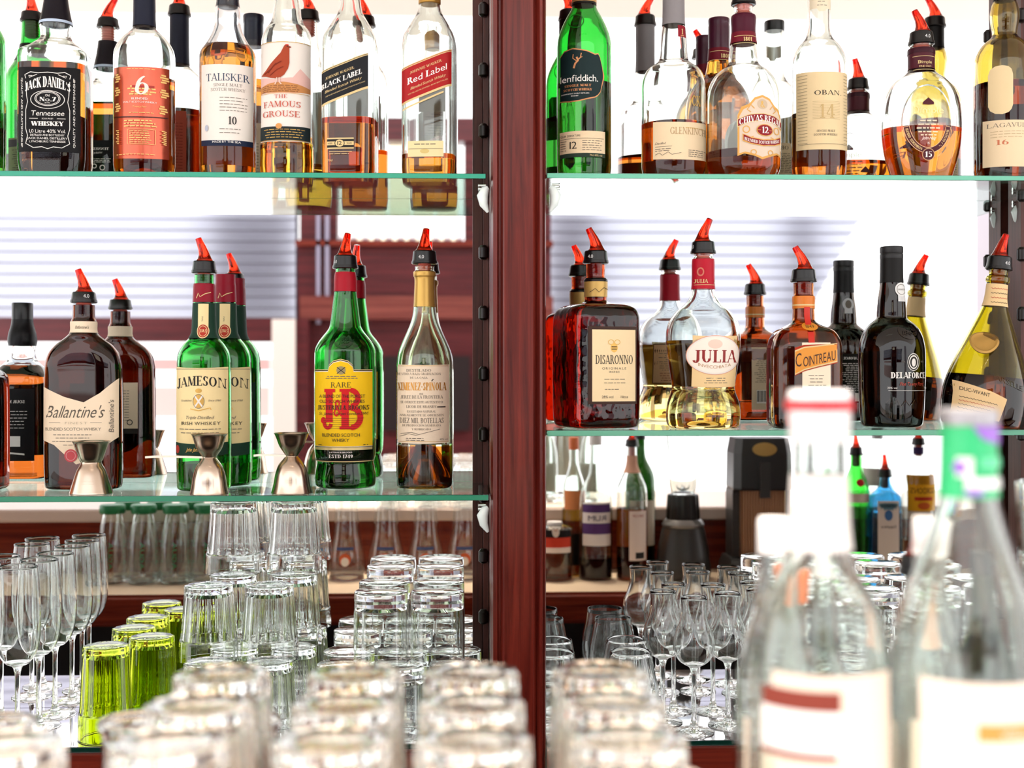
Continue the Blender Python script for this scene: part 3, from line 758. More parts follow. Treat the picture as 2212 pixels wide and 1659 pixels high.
L.band([(876, 236), (966, 198)], [(876, 240), (966, 202)], GPALE); L.next('slanted_label', B.root); L.rect(888, 966, 306, 340, paper('ead9a6')); L.prints(896, 958, 313, 313, 1, INKG, w=2, center=True); L.rule(890, 964, 323, .8, INKG); L.ell(925, 328, 10, 5, paper('d8c07c')); L.build('lower_label', B.root)
K = Label(B, back=True); K.rect(895, 960, 130, 220, paper('a89884'), rows=2); K.prints(900, 955, 140, 215, 12, INKG); K.build('back_label', B.root)
B.cap([(22, 12), (24, 10), (24, -30), (23, -34), (3, -34)], paint('b98b3e', .35, .5))
# green bottle cut by the left edge
B = Bottle('whiskey_bottle', 'green bottle at the left edge of the upper shelf', 'bottle', -52, -.12, Z_UL,
    [(56, 372), (60, 365), (61, 350), (61, 110), (60, 90), (54, 72), (42, 52), (32, 30), (26, 0), (23, -50)], GREEN, (280, 'c8d890'), group=G1)
L = Label(B); L.rect(-108, 4, 145, 300, paper('e8e2d0'), rows=2); L.rect(-108, 4, 146, 170, INK); L.text('FINE OLD', -20, 190, 14, INK, bold=1.2, w=46); L.build('label', B.root)
K = Label(B, back=True); K.rect(-92, -12, 232, 340, paper('6d7a52'), rows=2); K.rect(-92, -12, 236, 254, INK); K.prints(-84, -20, 262, 322, 12, INK); K.build('back_label', B.root)
B.sleeve(8, 48, paper('12100f', .35), 'capsule', top=False); B.pourer(-72, -48, 90)

# ------------------------------------------------------------------ upper shelf, right bay
B = Bottle('whisky_bottle', 'green three-sided whisky bottle with dark green shield label, beside the pillar', 'bottle', 1262, -.13, Z_UR,
    [(54, 374), (58, 367), (58.5, 350), (58.5, 120), (58, 98), (55, 80), (47, 58), (37, 38), (29, 24), (26, 15), (25.5, 0), (25, -50)], glass('5ccc6c'), (185, '7a9a60'), group=G2)
DG = paper('12282a', .45); CP = paint('c98a5a', .35, .4)
L = Label(B); L.o = .0006
T = [(1207, 118), (1215, 108), (1232, 104), (1262, 110), (1280, 117), (1287, 115), (1291, 122), (1296, 142), (1301, 160)]; Bt = [(1207, 218), (1225, 221), (1245, 220), (1280, 212), (1286, 208), (1292, 200), (1301, 168)]
L.band(T, Bt, CP, rows=2); L.band([(u, v + 2.6) for u, v in T[:-1]] + [(1298, 160)], [(u, v - 2.6) for u, v in Bt[:-1]] + [(1298, 168)], DG, rows=2)
L.line([(1234, 148), (1237, 138), (1243, 132), (1240, 124)], 4, CP); L.line([(1239, 134), (1248, 126), (1250, 116)], 2, CP); L.line([(1244, 128), (1252, 124)], 1.6, CP); L.line([(1239, 132), (1232, 126), (1233, 118)], 2, CP)
L.text('lenfiddich.', 1247, 177, 15, INKW, w=80, font='sans'); L.text('SINGLE MALT', 1243, 188, 5, CP, w=56, font='serif', bold=1.5); L.text('SCOTCH WHISKY', 1243, 197, 5, CP, w=60, font='serif', bold=1.5); L.text('INDEPENDENT FAMILY DISTILLERS', 1238, 204, 2.6, INKW, w=58); L.text('SINCE 1887', 1236, 209, 2.6, INKW)
L.next('shield_label', B.root); L.rect(1206, 1303, 284, 332, CREAM, rows=2); L.text('OUR SIGNATURE', 1228, 296, 4.4, INK, w=40); L.rule(1207, 1300, 300, .8, INK); L.text('12', 1233, 322, 16, INK, w=15); L.prints(1252, 1296, 305, 325, 5, INKG); L.prints(1207, 1222, 305, 325, 5, INKG); L.rect(1206, 1303, 332, 341, paper('2a3a30')); L.text('70cl 40% vol', 1282, 338.5, 4, GPALE); L.build('lower_label', B.root); L = Label(B); L.oval(1240, 46, 16, 14, 2.5, glass('0d5a22')); L.text('EST', 1240, 45, 6, glass('0d5a22')); L.text('1887', 1240, 54, 6, glass('0d5a22'))
L.build('glass_seal', B.root); B.sleeve(-60, 14, paper('1a1712', .4), 'capsule'); B.sleeve(2, 9, paint('c79a62', .35, .5), 'capsule_band', off=.0009, top=False); B.pourer(-84, -58, 180)

B = Bottle('whisky_bottle', 'clear whisky bottle with tall grey capsule and pale cream label low on the body', 'bottle', 1455, -.145, Z_UR,
    [(63, 376), (68, 370), (69, 358), (69, 210), (69, 186), (65, 168), (56, 152), (42, 142), (33, 134), (30.5, 122), (29, 100), (27, 75), (24.5, 58), (23, 30), (23, -40)], CLEAR, (272, 'bf6f26'), group=G2)
L = Label(B); L.rect(1402, 1523, 262, 343, CREAM, rows=2, sag=3); L.text('GLENKINCHIE', 1484, 291, 15, paint('a8875a', .6), w=96, font='serif', bold=.8); L.text('Distilled', 1416, 312, 5, INKG, shear=.3); L.rule(1406, 1440, 317, .9, INKG); L.prints(1406, 1438, 322, 326, 2, INKG); L.line([(1406, 334), (1414, 330), (1420, 336), (1432, 329), (1440, 335), (1460, 331)], 1, INKG); L.prints(1476, 1520, 325, 338, 4, INKG); L.rule(1470, 1520, 277, .8, GOLD)
L.next('label', B.root); L.text('CK', 1494, 228, 22, paint('c79a3a', .4, .4), font='serif', w=20, bold=.8); L.build('printed_monogram', B.root)
K = Label(B, back=True); K.rect(1400, 1470, 330, 372, paper('b9a78a'), rows=2); K.prints(1420, 1466, 338, 366, 7, INK); K.build('back_label', B.root)
B.sleeve(-60, 57, paper('8a8688', .45), 'capsule'); q = Label(B); q.rect(1460, 1480, 55, 80, paper('8e1c2a')); q.text('1', 1470, 74, 12, GPALE, font='serif'); q.rule(1466, 1474, 77, 1, GPALE); q.build('neck_tag', B.root); B.pourer(-84, -58, 0, body=BLACK)

def regal(u, y, label, full, dx=0):
    prof = [(70, 377), (77, 371), (79, 358), (79, 240), (78.5, 215), (75, 192), (66, 172), (52, 156), (38, 146), (32.5, 139), (32, 128), (30, 112), (28, 97), (25, 70), (25, 36)]
    prof += [(20, 33), (20, 14)]
    B = Bottle('whisky_bottle', label, 'bottle', u, y, Z_UR, prof, CLEAR, full, group=G2)
    B.sleeve(74, 97, paper('6f1626', .4), 'neck_band', off=.0008, top=False)
    B.sleeve(33, 76, paper('4a1226', .4), 'capsule', top=False)
    q = Label(B, off=.0014); q.rule(u - 24, u + 24, 78, 1, GPALE); q.rule(u - 26, u + 26, 94, 1, GPALE); q.text('1801', u + 3, 90, 9, GPALE, w=19, font='serif', bold=1.2); q.build('neck_print', B.root)
    return B
B = regal(1606, -.1595, 'clear round whisky bottle with ornate gold and red crest label, nearly empty', (333, 'b86a2a'))
L = Label(B); SIL = paper('dcc9b4', .35); OR = paper('dca658', .4); DR = paper('8a1620', .4)
L.band([(1576, 250), (1584, 232), (1600, 226), (1612, 212), (1630, 206), (1648, 212), (1660, 226), (1672, 232), (1680, 250)], [(1576, 338), (1590, 333), (1612, 338), (1630, 345), (1650, 338), (1668, 332), (1680, 336)], OR, rows=3)
L.band([(1580, 252), (1588, 238), (1602, 231), (1614, 217), (1630, 211), (1646, 217), (1658, 231), (1669, 238), (1677, 252)], [(1580, 332), (1592, 329), (1613, 334), (1630, 340), (1650, 333), (1666, 328), (1677, 331)], SIL, rows=3)
L.ell(1630, 226, 12, 11, paper('c9b49a')); L.text('&', 1630, 233, 14, GOLD, font='serif')
for sx in (-1, 1):
    L.line([(1630 + sx * 18, 236), (1630 + sx * 26, 228), (1630 + sx * 34, 238), (1630 + sx * 26, 244)], 2, OR); L.oval(1630 + sx * 36, 281, 7, 7, 2.2, OR); L.line([(1630 + sx * 20, 296), (1630 + sx * 30, 300), (1630 + sx * 42, 294)], 2, OR); L.oval(1630 + sx * 20, 330, 6, 5, 2, OR)
L.band([(1575, 258), (1600, 248), (1632, 245), (1660, 248), (1682, 258)], [(1575, 277), (1600, 266), (1632, 262), (1660, 266), (1682, 277)], GPALE); L.band([(1577, 259), (1600, 250), (1632, 247), (1660, 250), (1681, 259)], [(1577, 274), (1600, 264), (1632, 260), (1660, 264), (1681, 274)], DR)
L.text('CHIVAS REGAL', 1629, 263, 13.5, INKW, w=100, font='serif', bold=1.2, arc=9)
L.ell(1636, 282, 20, 13, OR); L.ell(1636, 282, 18, 11.5, DR); L.text('12', 1636, 288.5, 14, INKW, w=15, font='serif', bold=1.1); L.rule(1619, 1626, 282, 1, OR); L.rule(1646, 1653, 282, 1, OR)
L.band([(1586, 290), (1605, 298), (1632, 302), (1660, 299), (1679, 291)], [(1586, 306), (1605, 313), (1632, 317), (1660, 314), (1679, 307)], OR); L.band([(1588, 292), (1605, 300), (1632, 304), (1660, 301), (1677, 293)], [(1588, 304), (1605, 311), (1632, 315), (1660, 312), (1677, 305)], DR)
L.text('BLENDED SCOTCH WHISKY', 1632, 312, 6.6, INKW, w=84, arc=-8, bold=1.2, font='serif'); L.build('label', B.root)
K = Label(B, back=True); K.ell(1606, 285, 28, 52, paper('efe3d8')); K.prints(1590, 1622, 255, 318, 15, INKG, center=True); K.build('back_label', B.root)
B.pourer(-12, 13, 200, hb=27)
B2 = Bottle('whisky_bottle', 'full amber whisky bottle with unopened maroon cap behind the round one with the crest label', 'bottle', 1553, -.0525, Z_UR,
    [(62, 377), (70, 371), (71, 358), (71, 270), (70, 245), (64, 215), (50, 190), (36, 175), (30, 165), (27, 150), (24, 132), (22, 100), (21.5, 52)], CLEAR, (135, 'e0a040'), group=G2)
B2.sleeve(108, 134, paper('6f1626', .4), 'neck_band', off=.0008, top=False); q = Label(B2, off=.0014); q.rule(1531, 1575, 111, 1, GPALE); q.rule(1530, 1576, 130, 1, GPALE); q.text('1801', 1562, 126, 9, GPALE, w=20, font='serif', bold=1.2); q.build('neck_print', B2.root)
B2.cap([(23, 108), (23, 60), (22.5, 55), (23, 52), (23, 44), (22, 42), (3, 42)], paint('42122a', .3))

B = Bottle('whisky_bottle', 'clear whisky bottle with tall wrapped parchment label lettered in thin capitals', 'bottle', 1769, -.135, Z_UR,
    [(54, 378), (58, 372), (58.5, 360), (58.5, 160), (58, 138), (54, 120), (44, 102), (33, 90), (27, 80), (24.5, 68), (24, 40), (24, 0), (23, -50)], CLEAR, (250, 'c06a22'), group=G2)
PAR = paper('e6cfa2')
L = Label(B); L.rect(1712.5, 1825.5, 154, 322, PAR, rows=2, sag=2); L.text('OBAN', 1771, 206, 10, INK, w=56, font='serif', bold=.8); L.text('.', 1803, 206, 10, INK)
for i in range(12): L.rule(1740, 1800, 220 + i * 3.4, .5, paint('b09a70', .6))
L.text('14', 1770, 256, 30, paint('c4a870', .6), w=34, font='serif', bold=.7); L.text('SINGLE MALT', 1768, 286, 4.5, INKG, w=40, font='serif'); L.text('SCOTCH WHISKY', 1768, 294, 4.5, INKG, w=52, font='serif')
for i in range(22): L.rule(1714, 1730, 162 + i * 7, .6, INKG); L.rule(1810, 1824, 162 + i * 7, .6, INKG)
L.rule(1714, 1824, 312, .7, INKG); L.build('label', B.root)
K = Label(B, back=True); K.rect(1730, 1808, 238, 345, paper('cbb894'), rows=2); K.text('OBAN', 1769, 254, 9, INK, w=44, font='serif', bold=.8); K.prints(1736, 1802, 264, 310, 12, INK); K.prints(1736, 1770, 320, 335, 4, INK); K.build('back_label', B.root)
q = Label(B); q.band([(1746, -10), (1792, -10)], [(1746, 19), (1758, 19), (1762, 25), (1776, 25), (1780, 19), (1792, 19)], paper('e9dcc0')); q.prints(1757, 1782, 4, 12, 2, INKG, center=True); q.build('neck_label', B.root)
B.sleeve(-60, -38, paper('242624', .4), 'capsule'); B.cap([(24, -36), (25, -38), (25, -58), (3, -58)], paint('1c1d1c', .35))

# dimpled three-sided bottle
B = Bottle('whisky_bottle', 'clear egg-shaped whisky bottle with oval emblem, half full, red pourer on top', 'bottle', 1990, -.15, Z_UR,
    [(62, 378, .8, 2.2), (68, 371, .8, 2.2), (76, 345, .75, 2.2), (83, 310, .7, 2.2), (85.5, 270, .68, 2.2), (82, 228, .7, 2.2), (72, 198, .75, 2.1), (56, 178, .85, 2), (40, 167), (32, 160), (28, 154), (27, 140), (27, 110), (24, 104), (24, 96)], CLEAR, (282, 'd07a1c'), group=G2)
L = Label(B); L.o = .0008; MAR = paper('4e1c26', .4)
L.oval(1984, 265, 54, 80, 3, glass('e8efe8')); N = 26
def arcband(a0, a1, ru, rv, w, m):
    L.oval(1984, 262, ru, rv, w, m, a0, a1, 30)
arcband(190, 350, 46, 64, 13, paper('e0b890')); arcband(191, 349, 46, 64, 10.5, MAR)
for t, a0, a1 in (('BLENDED SCOTCH WHISKY', 194, 254), ('FINE OLD ORIGINAL', 284, 344)):
    for i, ch in enumerate(t):
        if ch == ' ': continue
        a = math.radians(a0 + (a1 - a0) * (i + .5) / len(t)); V, Fc, W = layout(ch, 'serif', 1.2); h = 5.4
        tx, ty = 46 * -math.sin(a), 64 * math.cos(a); q = math.hypot(tx, ty); tx, ty = tx / q, ty / q; vs = []
        for x, y in V:
            p, w_ = (x - W / 2) * h * .9, (y - .5) * h
            vs.append(L.pt(1984 + 46 * math.cos(a) + tx * p - ty * w_, 262 - (64 * math.sin(a) + ty * p + tx * w_), L.o))
        L.mb.add(vs, Fc, GPALE)
L.o += .0002
L.text('Dimple', 1984, 246, 15, paint('e6d29a', .35, .3), w=68, font='serif', bold=.8); L.band([(1972, 222), (1984, 212), (1996, 222)], [(1972, 227), (1984, 228), (1996, 227)], MAR)
for vv, w_ in ((262, 36), (270, 44), (278, 50), (286, 44), (293, 34)): L.prints(1984 - w_ / 2, 1984 + w_ / 2, vv, vv, 1, paint('d9d0b4', .4), w=3, ragged=0)
L.text('John Haig', 1984, 303, 7, INKW, shear=.4, w=30); L.text('15', 1984, 313, 5, INKW)
L.ell(1984, 335, 13.5, 13.5, paper('caa07a')); L.ell(1984, 335, 12, 12, MAR); L.text('15', 1984, 341, 12, INKW, w=15, font='serif', bold=1.2); L.build('label', B.root)
K = Label(B, back=True); K.o = .0008; K.text('Dimple', 1990, 318, 13, paint('d9d0c4', .4), w=58, font='serif', bold=.8); K.band([(1978, 300), (1990, 288), (2002, 300)], [(1978, 303), (1990, 304), (2002, 303)], MAR); K.build('back_label', B.root)
B.sleeve(120, 153, MAR, 'neck_band', off=.0007, top=False); B.sleeve(108, 120, paper('3a1420', .35), 'neck_ring', off=.0012, top=False); q = Label(B, off=.0012); q.rule(1965, 2015, 122, 1, GPALE); q.rule(1965, 2015, 151, 1, GPALE); q.text('Dimple', 1989, 138, 7, GPALE, w=30, font='serif', bold=1.4); q.text('FINE OLD', 1989, 146, 4, GPALE, w=26); q.build('neck_print', B.root)
B.pourer(71, 99, 140, hb=28, mark=('4.0', 12), lean=.8)

# olive malt cut by the right edge
B = Bottle('whisky_bottle', 'olive glass whisky bottle with pale oval and cream label at the right edge', 'bottle', 2170, -.14, Z_UR,
    [(58, 379), (63, 372), (63, 360), (63, 150), (62, 132), (55, 112), (44, 96), (32, 86), (26, 79), (26, 68), (29, 50), (30, 32), (27, 14), (23, 2), (22, -40)], glass('dccb80'), (186, '8a3a1c'), group=G2)
L = Label(B); L.band([(2117, 160), (2120, 148), (2128, 142), (2140, 141), (2152, 144), (2158, 150), (2161, 162)], [(2117, 228), (2120, 238), (2128, 245), (2140, 247), (2152, 243), (2158, 236), (2161, 226)], PAR, rows=2)
L.next('oval_label', B.root); L.rect(2110, 2231, 258, 359, CREAM, rows=2, sag=2); L.text('LAGAVULIN', 2160, 275, 9, INKG, w=92, font='serif', bold=.6); L.text('16', 2140, 313, 11, paint('c9724e', .6), w=24, font='serif', bold=.9); L.prints(2120, 2200, 284, 296, 3, paint('c4ac84', .6)); L.oval(2214, 302, 10, 14, 2, INKG); L.build('label', B.root)
K = Label(B, back=True); K.rect(2130, 2210, 210, 340, PAR, rows=2); K.prints(2136, 2204, 220, 330, 20, INKG); K.build('back_label', B.root)
B.sleeve(-50, 3, paper('12100e', .4), 'capsule'); B.pourer(-74, -48, 180)
# ------------------------------------------------------------------ lower shelf, left bay
B = Bottle('whisky_bottle', 'broad flat brown whisky bottle with pale chevron label and red pourer', 'bottle', 181, -.10, Z_LL,
    [(72, 1060, .46, 3), (79, 1053, .46, 3), (81.5, 1035, .46, 3), (81.5, 810, .46, 3), (80, 786, .47, 3), (74, 764, .5, 2.6), (60, 746, .58, 2.2), (44, 734, .75, 2), (32, 724), (27.5, 716), (27, 696), (24, 688), (23, 660)],
    glass('6a3016'), (960, '8a4a20'), wall=.003, group=G3, sub=6)
L = Label(B); L.o = .0005; CR = paper('f0dcc0')
L.band([(100.5, 836), (150, 858), (192, 870), (226, 850), (262, 818)], [(100.5, 952), (128, 962), (155, 986), (176, 1004), (200, 996), (232, 968), (262, 946)], CR, rows=4, n=40)
GR = paint('5c5346', .6)
L.text('Ballantine\'s', 170, 903, 27, GR, w=124, shear=.35)
L.text('FINEST', 176, 917, 5, paint('b8a88c', .6), w=48, track=.2); L.rule(116, 142, 914, .8, INKG); L.rule(206, 230, 914, .8, INKG)
L.text('BLENDED SCOTCH WHISKY', 168, 931, 7, INKG, w=122); L.prints(120, 216, 940, 954, 3, INKG, center=True); L.prints(145, 205, 962, 962, 1, INKG, center=True)
L.ell(165, 985, 14, 14, paper('c8545a')); L.oval(165, 985, 10, 10, 1.2, paint('e0a0a0', .5)); L.text('Ballantine\'s', 254, 900, 10, INKG, w=70, vert=1, shear=.2); L.build('label', B.root)
K = Label(B, back=True); K.rect(130, 222, 830, 940, CR, rows=2); K.rect(130, 222, 940, 952, INK); K.prints(150, 216, 850, 920, 12, INKG); K.oval(148, 925, 6, 6, 2, INK); K.build('back_label', B.root)
B.sleeve(696, 720, CR, 'neck_label', off=.0007, top=False); q = Label(B, off=.0012); q.text('Ballantine\'s', 184, 711, 7, GR, w=28, shear=.3); q.build('neck_print', B.root)
B.pourer(632, 656, 172, hb=28.5, mark=('4.0', 28), lean=.7)

# black-label square bottle at the left edge (copy of the build with rows shifted)
def square2(u):
    dz = 1053 - 366
    B = Bottle('whiskey_bottle', 'square amber whiskey bottle with black cap cut by the left edge of the lower shelf', 'bottle', u, -.11, Z_LL,
        sq([(64, 1060), (69, 1052), (70, 1040), (70, 850), (69, 826), (66, 812)], 1, 4.5) + sq([(54, 796), (40, 784), (33, 776)], 1, 2.6) + [(31, 764), (31, 745), (33, 730), (31, 712), (25, 690), (23, 665), (23, 640)], CLEAR, (790, 'a8541c'), group=G3)
    BLK = paper('09090c', .5); L = Label(B)
    L.rect(u - 63, u + 66, 838, 1012, BLK, rows=2); L.text('QUALITY AND CRAFTSMANSHIP', u + 59, 930, 4.4, INKW, w=150, vert=1, bold=1.4); L.text('WHISKEY', u, 960, 10, INKW, w=66, font='serif', bold=1.6); L.build('label', B.root)
    K = Label(B, back=True); K.rect(u - 52, u + 52, 845, 1020, BLK, rows=2); K.text('SOUR MASH', u, 880, 7, INKW, w=60, font='serif'); K.prints(u - 36, u + 36, 900, 940, 6, INKW, center=True); K.rect(u - 20, u + 20, 960, 985, INKW); K.band([(u - 30, 1002), (u + 30, 996)], [(u - 30, 1006), (u + 30, 1000)], INKW); K.build('back_label', B.root)
    B.sleeve(660, 742, paper('121013', .35), 'capsule'); B.cap([(24, 690), (24.5, 688), (24.5, 640), (23.5, 638), (3, 638)], paint('121114', .3)); return B
square2(-64)

IR = paper('efd9a2'); DGN = paper('1c3a2c')
def jame(u, y, label, pour, kk=1.0, top=620):
    B = Bottle('whiskey_bottle', label, 'bottle', u, y, Z_LL,
        [(a_ * kk, b_) for a_, b_ in [(52, 1062), (56, 1055), (57.5, 1040), (57.5, 800), (57, 778), (54, 762), (45, 746), (33, 732), (27, 720), (25.5, 706), (24, 670), (22.5, 630), (22, 618), (21, 612), (21, 594)]], glass('5cc870'), (1000, '9ac060'), group=G3)
    L = Label(B)
    L.rect(u - 56.3, u + 56.3, 793, 957, IR, rows=3, sag=3); L.rule(u - 56, u + 56, 798, 1, INKG)
    L.text('JAMESON', u + 1, 834, 21, INK, w=106, font='serif', bold=1.15, arc=7); L.ell(u, 867, 11, 15, GOLD); L.line([(u - 9, 855), (u + 9, 881)], 3.4, WH); L.line([(u + 9, 855), (u - 9, 881)], 3.4, WH); L.ell(u, 845, 7, 5, GOLD); L.oval(u, 868, 12, 15, 1, INKG); L.line([(u - 18, 884), (u, 888), (u + 24, 882), (u + 26, 886)], 2, GOLD)
    L.text('Established', u - 28, 868, 4, INKG, shear=.3, w=24); L.text('Since 1780', u + 32, 868, 4, INKG, shear=.3, w=24); L.text('Triple Distilled', u, 906, 7, INKG, shear=.35, w=60); L.text('IRISH WHISKEY', u + 2, 919, 7.5, INK, w=84, bold=1.2, track=.12); L.prints(u - 48, u + 48, 928, 936, 2, INKG, center=True)
    L.rect(u - 56.3, u + 56.3, 957, 984, DGN, sag=3); L.ell(u - 50, 972, 5, 9, paper('b0392c')); L.text('John Jameson', u - 8, 976, 8, GOLD, shear=.35, w=40); L.build('label', B.root)
    K = Label(B, back=True); K.rect(u - 50, u + 50, 828, 950, DGN, rows=2); K.rect(u - 44, u + 10, 850, 945, IR, rows=2); K.prints(u - 40, u + 6, 860, 930, 10, INKG); K.build('back_label', B.root)
    B.sleeve(656, 732, DGN, 'neck_wrap', off=.0006, top=False)
    q = Label(B, off=.0012); q.rect(u - 8, u + 14, 657, 716, IR, rows=3); q.text('TRIPLE', u + 3, 690, 3, INKG, vert=1); q.ell(u + 3, 716, 13, 16, IR); q.ell(u + 3, 716, 11.5, 14, paper('b0392c')); q.oval(u + 3, 716, 8.5, 11, 1, IR); q.text('JJ&S', u + 3, 719, 6.5, IR, w=14, font='serif'); q.build('neck_label', B.root)
    B.sleeve(top, 654, paper('8c1026', .4), 'capsule', off=.0007, top=not pour); q = Label(B, off=.0013); q.line([(u - 12, 645), (u - 8, 634), (u - 4, 642), (u + 6, 636), (u + 18, 632)], 1.6, GPALE); q.build('capsule_print', B.root)
    return B
B = jame(441, -.121, 'front green whiskey bottle of two with cream label, red pourer', True, top=614); B.pourer(565, 592, 176, hb=27.5, lean=.7)
B = jame(487, -.0425, 'rear green whiskey bottle of two with cream label, red capsule and no pourer', False, .962, top=594)

B = Bottle('whisky_bottle', 'green whisky bottle with arched yellow label and big red initials', 'bottle', 746, -.09, Z_LL,
    [(56, 1062), (63, 1055), (65.5, 1040), (65, 1024), (62, 1006), (61, 998), (64.5, 985), (66, 965), (66, 770), (65, 756), (59, 742), (49, 728), (40, 717), (35, 709), (33, 702), (31, 690), (27.5, 662), (24, 632), (23, 600), (21, 588), (21, 580)], glass('5cc870'), (1000, '50783c'), group=G3)
YE = paper('f2c418'); RJ = paper('cf1f22'); BK = paper('16130f')
L = Label(B)
top = [(683, 804), (714, 804), (717, 793), (726, 785), (742, 781), (758, 785), (767, 793), (770, 804), (808, 804)]
L.band([(u, v - 5) for u, v in top], [(683, 999), (808, 999)], GPALE, rows=3); L.band([(u, v - 3.4) for u, v in top], [(683, 997), (808, 997)], BK, rows=3); L.band([(u, v - 1.6) for u, v in top], [(683, 966), (808, 966)], WH, rows=3); L.band(top, [(683, 965), (808, 965)], YE, rows=3)
L.ell(743, 801, 10, 9, paint('9a8a5a', .5)); L.line([(734, 794), (752, 808)], 1.5, INK); L.line([(752, 794), (734, 808)], 1.5, INK); L.prints(705, 782, 814, 818, 2, INKG, center=True)
L.text('RARE', 742, 838, 11.5, INK, w=44, font='serif', bold=.6)
L.rect(709, 725, 848, 913, RJ, rows=3); L.oval(713.5, 913, 8, 12, 8, RJ, 180, 345); L.ell(703.5, 909, 5.5, 7, RJ); L.rect(706, 730, 841, 848, RJ)
L.rect(744, 760, 841, 928, RJ, rows=3); L.rect(740, 766, 841, 847, RJ); L.rect(740, 766, 922, 928, RJ); L.oval(764, 861, 15, 17, 11, RJ, -90, 90); L.oval(765, 903, 19, 21, 12, RJ, -90, 90); L.rect(757, 768, 878, 886, RJ)
L.text('&', 737, 900, 38, RJ, w=20, font='sans')
L.text('A BLEND OF THE PUREST', 744, 860, 7, INK, w=100); L.text('OLD SCOTCH WHISKIES', 744, 871, 7, INK, w=98); L.text('JUSTERINI & BROOKS', 746, 886, 10, INK, w=112, font='serif', bold=1.1); L.text('St. James\'s Street London SW1', 746, 897, 6.5, INK, w=106, shear=.3)
for i in range(6): L.rule(702 + i, 792 - i * 3, 904 + i * 4.4, .6, INK)
L.text('BLENDED SCOTCH', 742, 944, 7.5, INK, w=82); L.text('WHISKY', 742, 955, 7.5, INK, w=38); L.prints(692, 700, 962, 962, 1, INK); L.prints(790, 800, 962, 962, 1, INK)
L.rect(683, 808, 967, 973, paint('d8c48c', .35, .4)); L.text('JUSTERINI & BROOKS', 742, 979.5, 3.2, INKW, w=50); L.text('ESTD 1749', 742, 990, 7.5, INKW, w=52, font='serif', bold=1.3); L.build('label', B.root)
K = Label(B, back=True); K.rect(690, 802, 804, 965, YE, rows=3); K.rect(690, 802, 965, 996, BK); K.prints(698, 794, 815, 950, 18, INK); K.text('J&B', 746, 930, 60, RJ, w=70, font='serif'); K.build('back_label', B.root)
q = Label(B, off=.0015); q.oval(747, 734, 21, 17, 4, glass('147a30')); q.text('J&B', 748, 741, 14, glass('2aa84a'), w=24, shear=.2); q.build('glass_seal', B.root)
B.sleeve(589, 631, paper('a81426', .4), 'capsule', top=False); B.pourer(553, 582, 60, hb=28, mark=('4.0', -52), lean=.5)

B = Bottle('brandy_bottle', 'clear tall brandy bottle with gold capsule and parchment label', 'bottle', 917, -.095, Z_LL,
    [(56, 1062), (59, 1055), (60, 1040), (60.5, 800), (60, 785), (57, 764), (49, 742), (39, 720), (30, 698), (25.5, 680), (23.5, 660), (22.5, 640), (22, 600), (23.5, 598), (23.5, 588), (21, 586), (21, 576)], glass('eef6e4'), (966, 'b5772e'), group=G3, punt=.055)
PA2 = paper('ecd9c0'); G9 = paint('c0842c', .35, .5)
L = Label(B); L.rect(859, 972, 788, 958, PA2, rows=3, sag=1.5); L.rule(860, 970, 791, 1, GOLD); L.rule(862, 970, 955, 1, GOLD)
for t, v, h, w, f, b_ in (('DESTILADO', 804, 6, 54, 'serif', .8), ('DE VINO A BAJA GRADUACION', 811, 5, 96, 'serif', .8), ('DE LA CASA', 819, 4.5, 38, 'serif', .8)): L.text(t, 906, v, h, INKG, w=w, font=f, bold=b_)
L.text('XIMENEZ-SPINOLA', 912, 844, 17, G9, w=106, font='serif', bold=1.5); L.line([(934, 824), (938, 820)], 2, INK)
for t, v, h, w in (('DE', 854, 4, 8), ('JEREZ DE LA FRONTERA', 862, 7, 92), ('SE OFRECE ESTE AUTENTICO', 872, 5, 92), ('LICOR DE BRANDY', 882, 5.5, 66), ('EN ESTADO NATURAL', 892, 4.5, 62), ('ANUALMENTE SE OBTIENEN', 900, 4.5, 96), ('DIEZ MIL BOTELLAS', 915, 11.5, 96), ('DE PRODUCCION NUMERADA', 922, 4.5, 84), ('Y RUBRICADA', 930, 4, 42)): L.text(t, 912, v, h, INKG, w=w, font='serif', bold=.9)
L.line([(864, 944), (884, 938), (900, 941), (952, 928)], 1, INKG); L.line([(866, 938), (890, 935), (904, 938)], 1, INKG); L.line([(946, 880), (964, 880)], 2.2, INK); L.prints(878, 918, 948, 952, 2, INKG); L.text('40% vol', 960, 952, 4, INKG); L.build('label', B.root)
B.sleeve(588, 664, paint('c9a052', .32, .55), 'capsule', off=.0002, top=False); B.pourer(543, 572, 70, hb=28.5, mark=('4.0', -14), lean=.6)

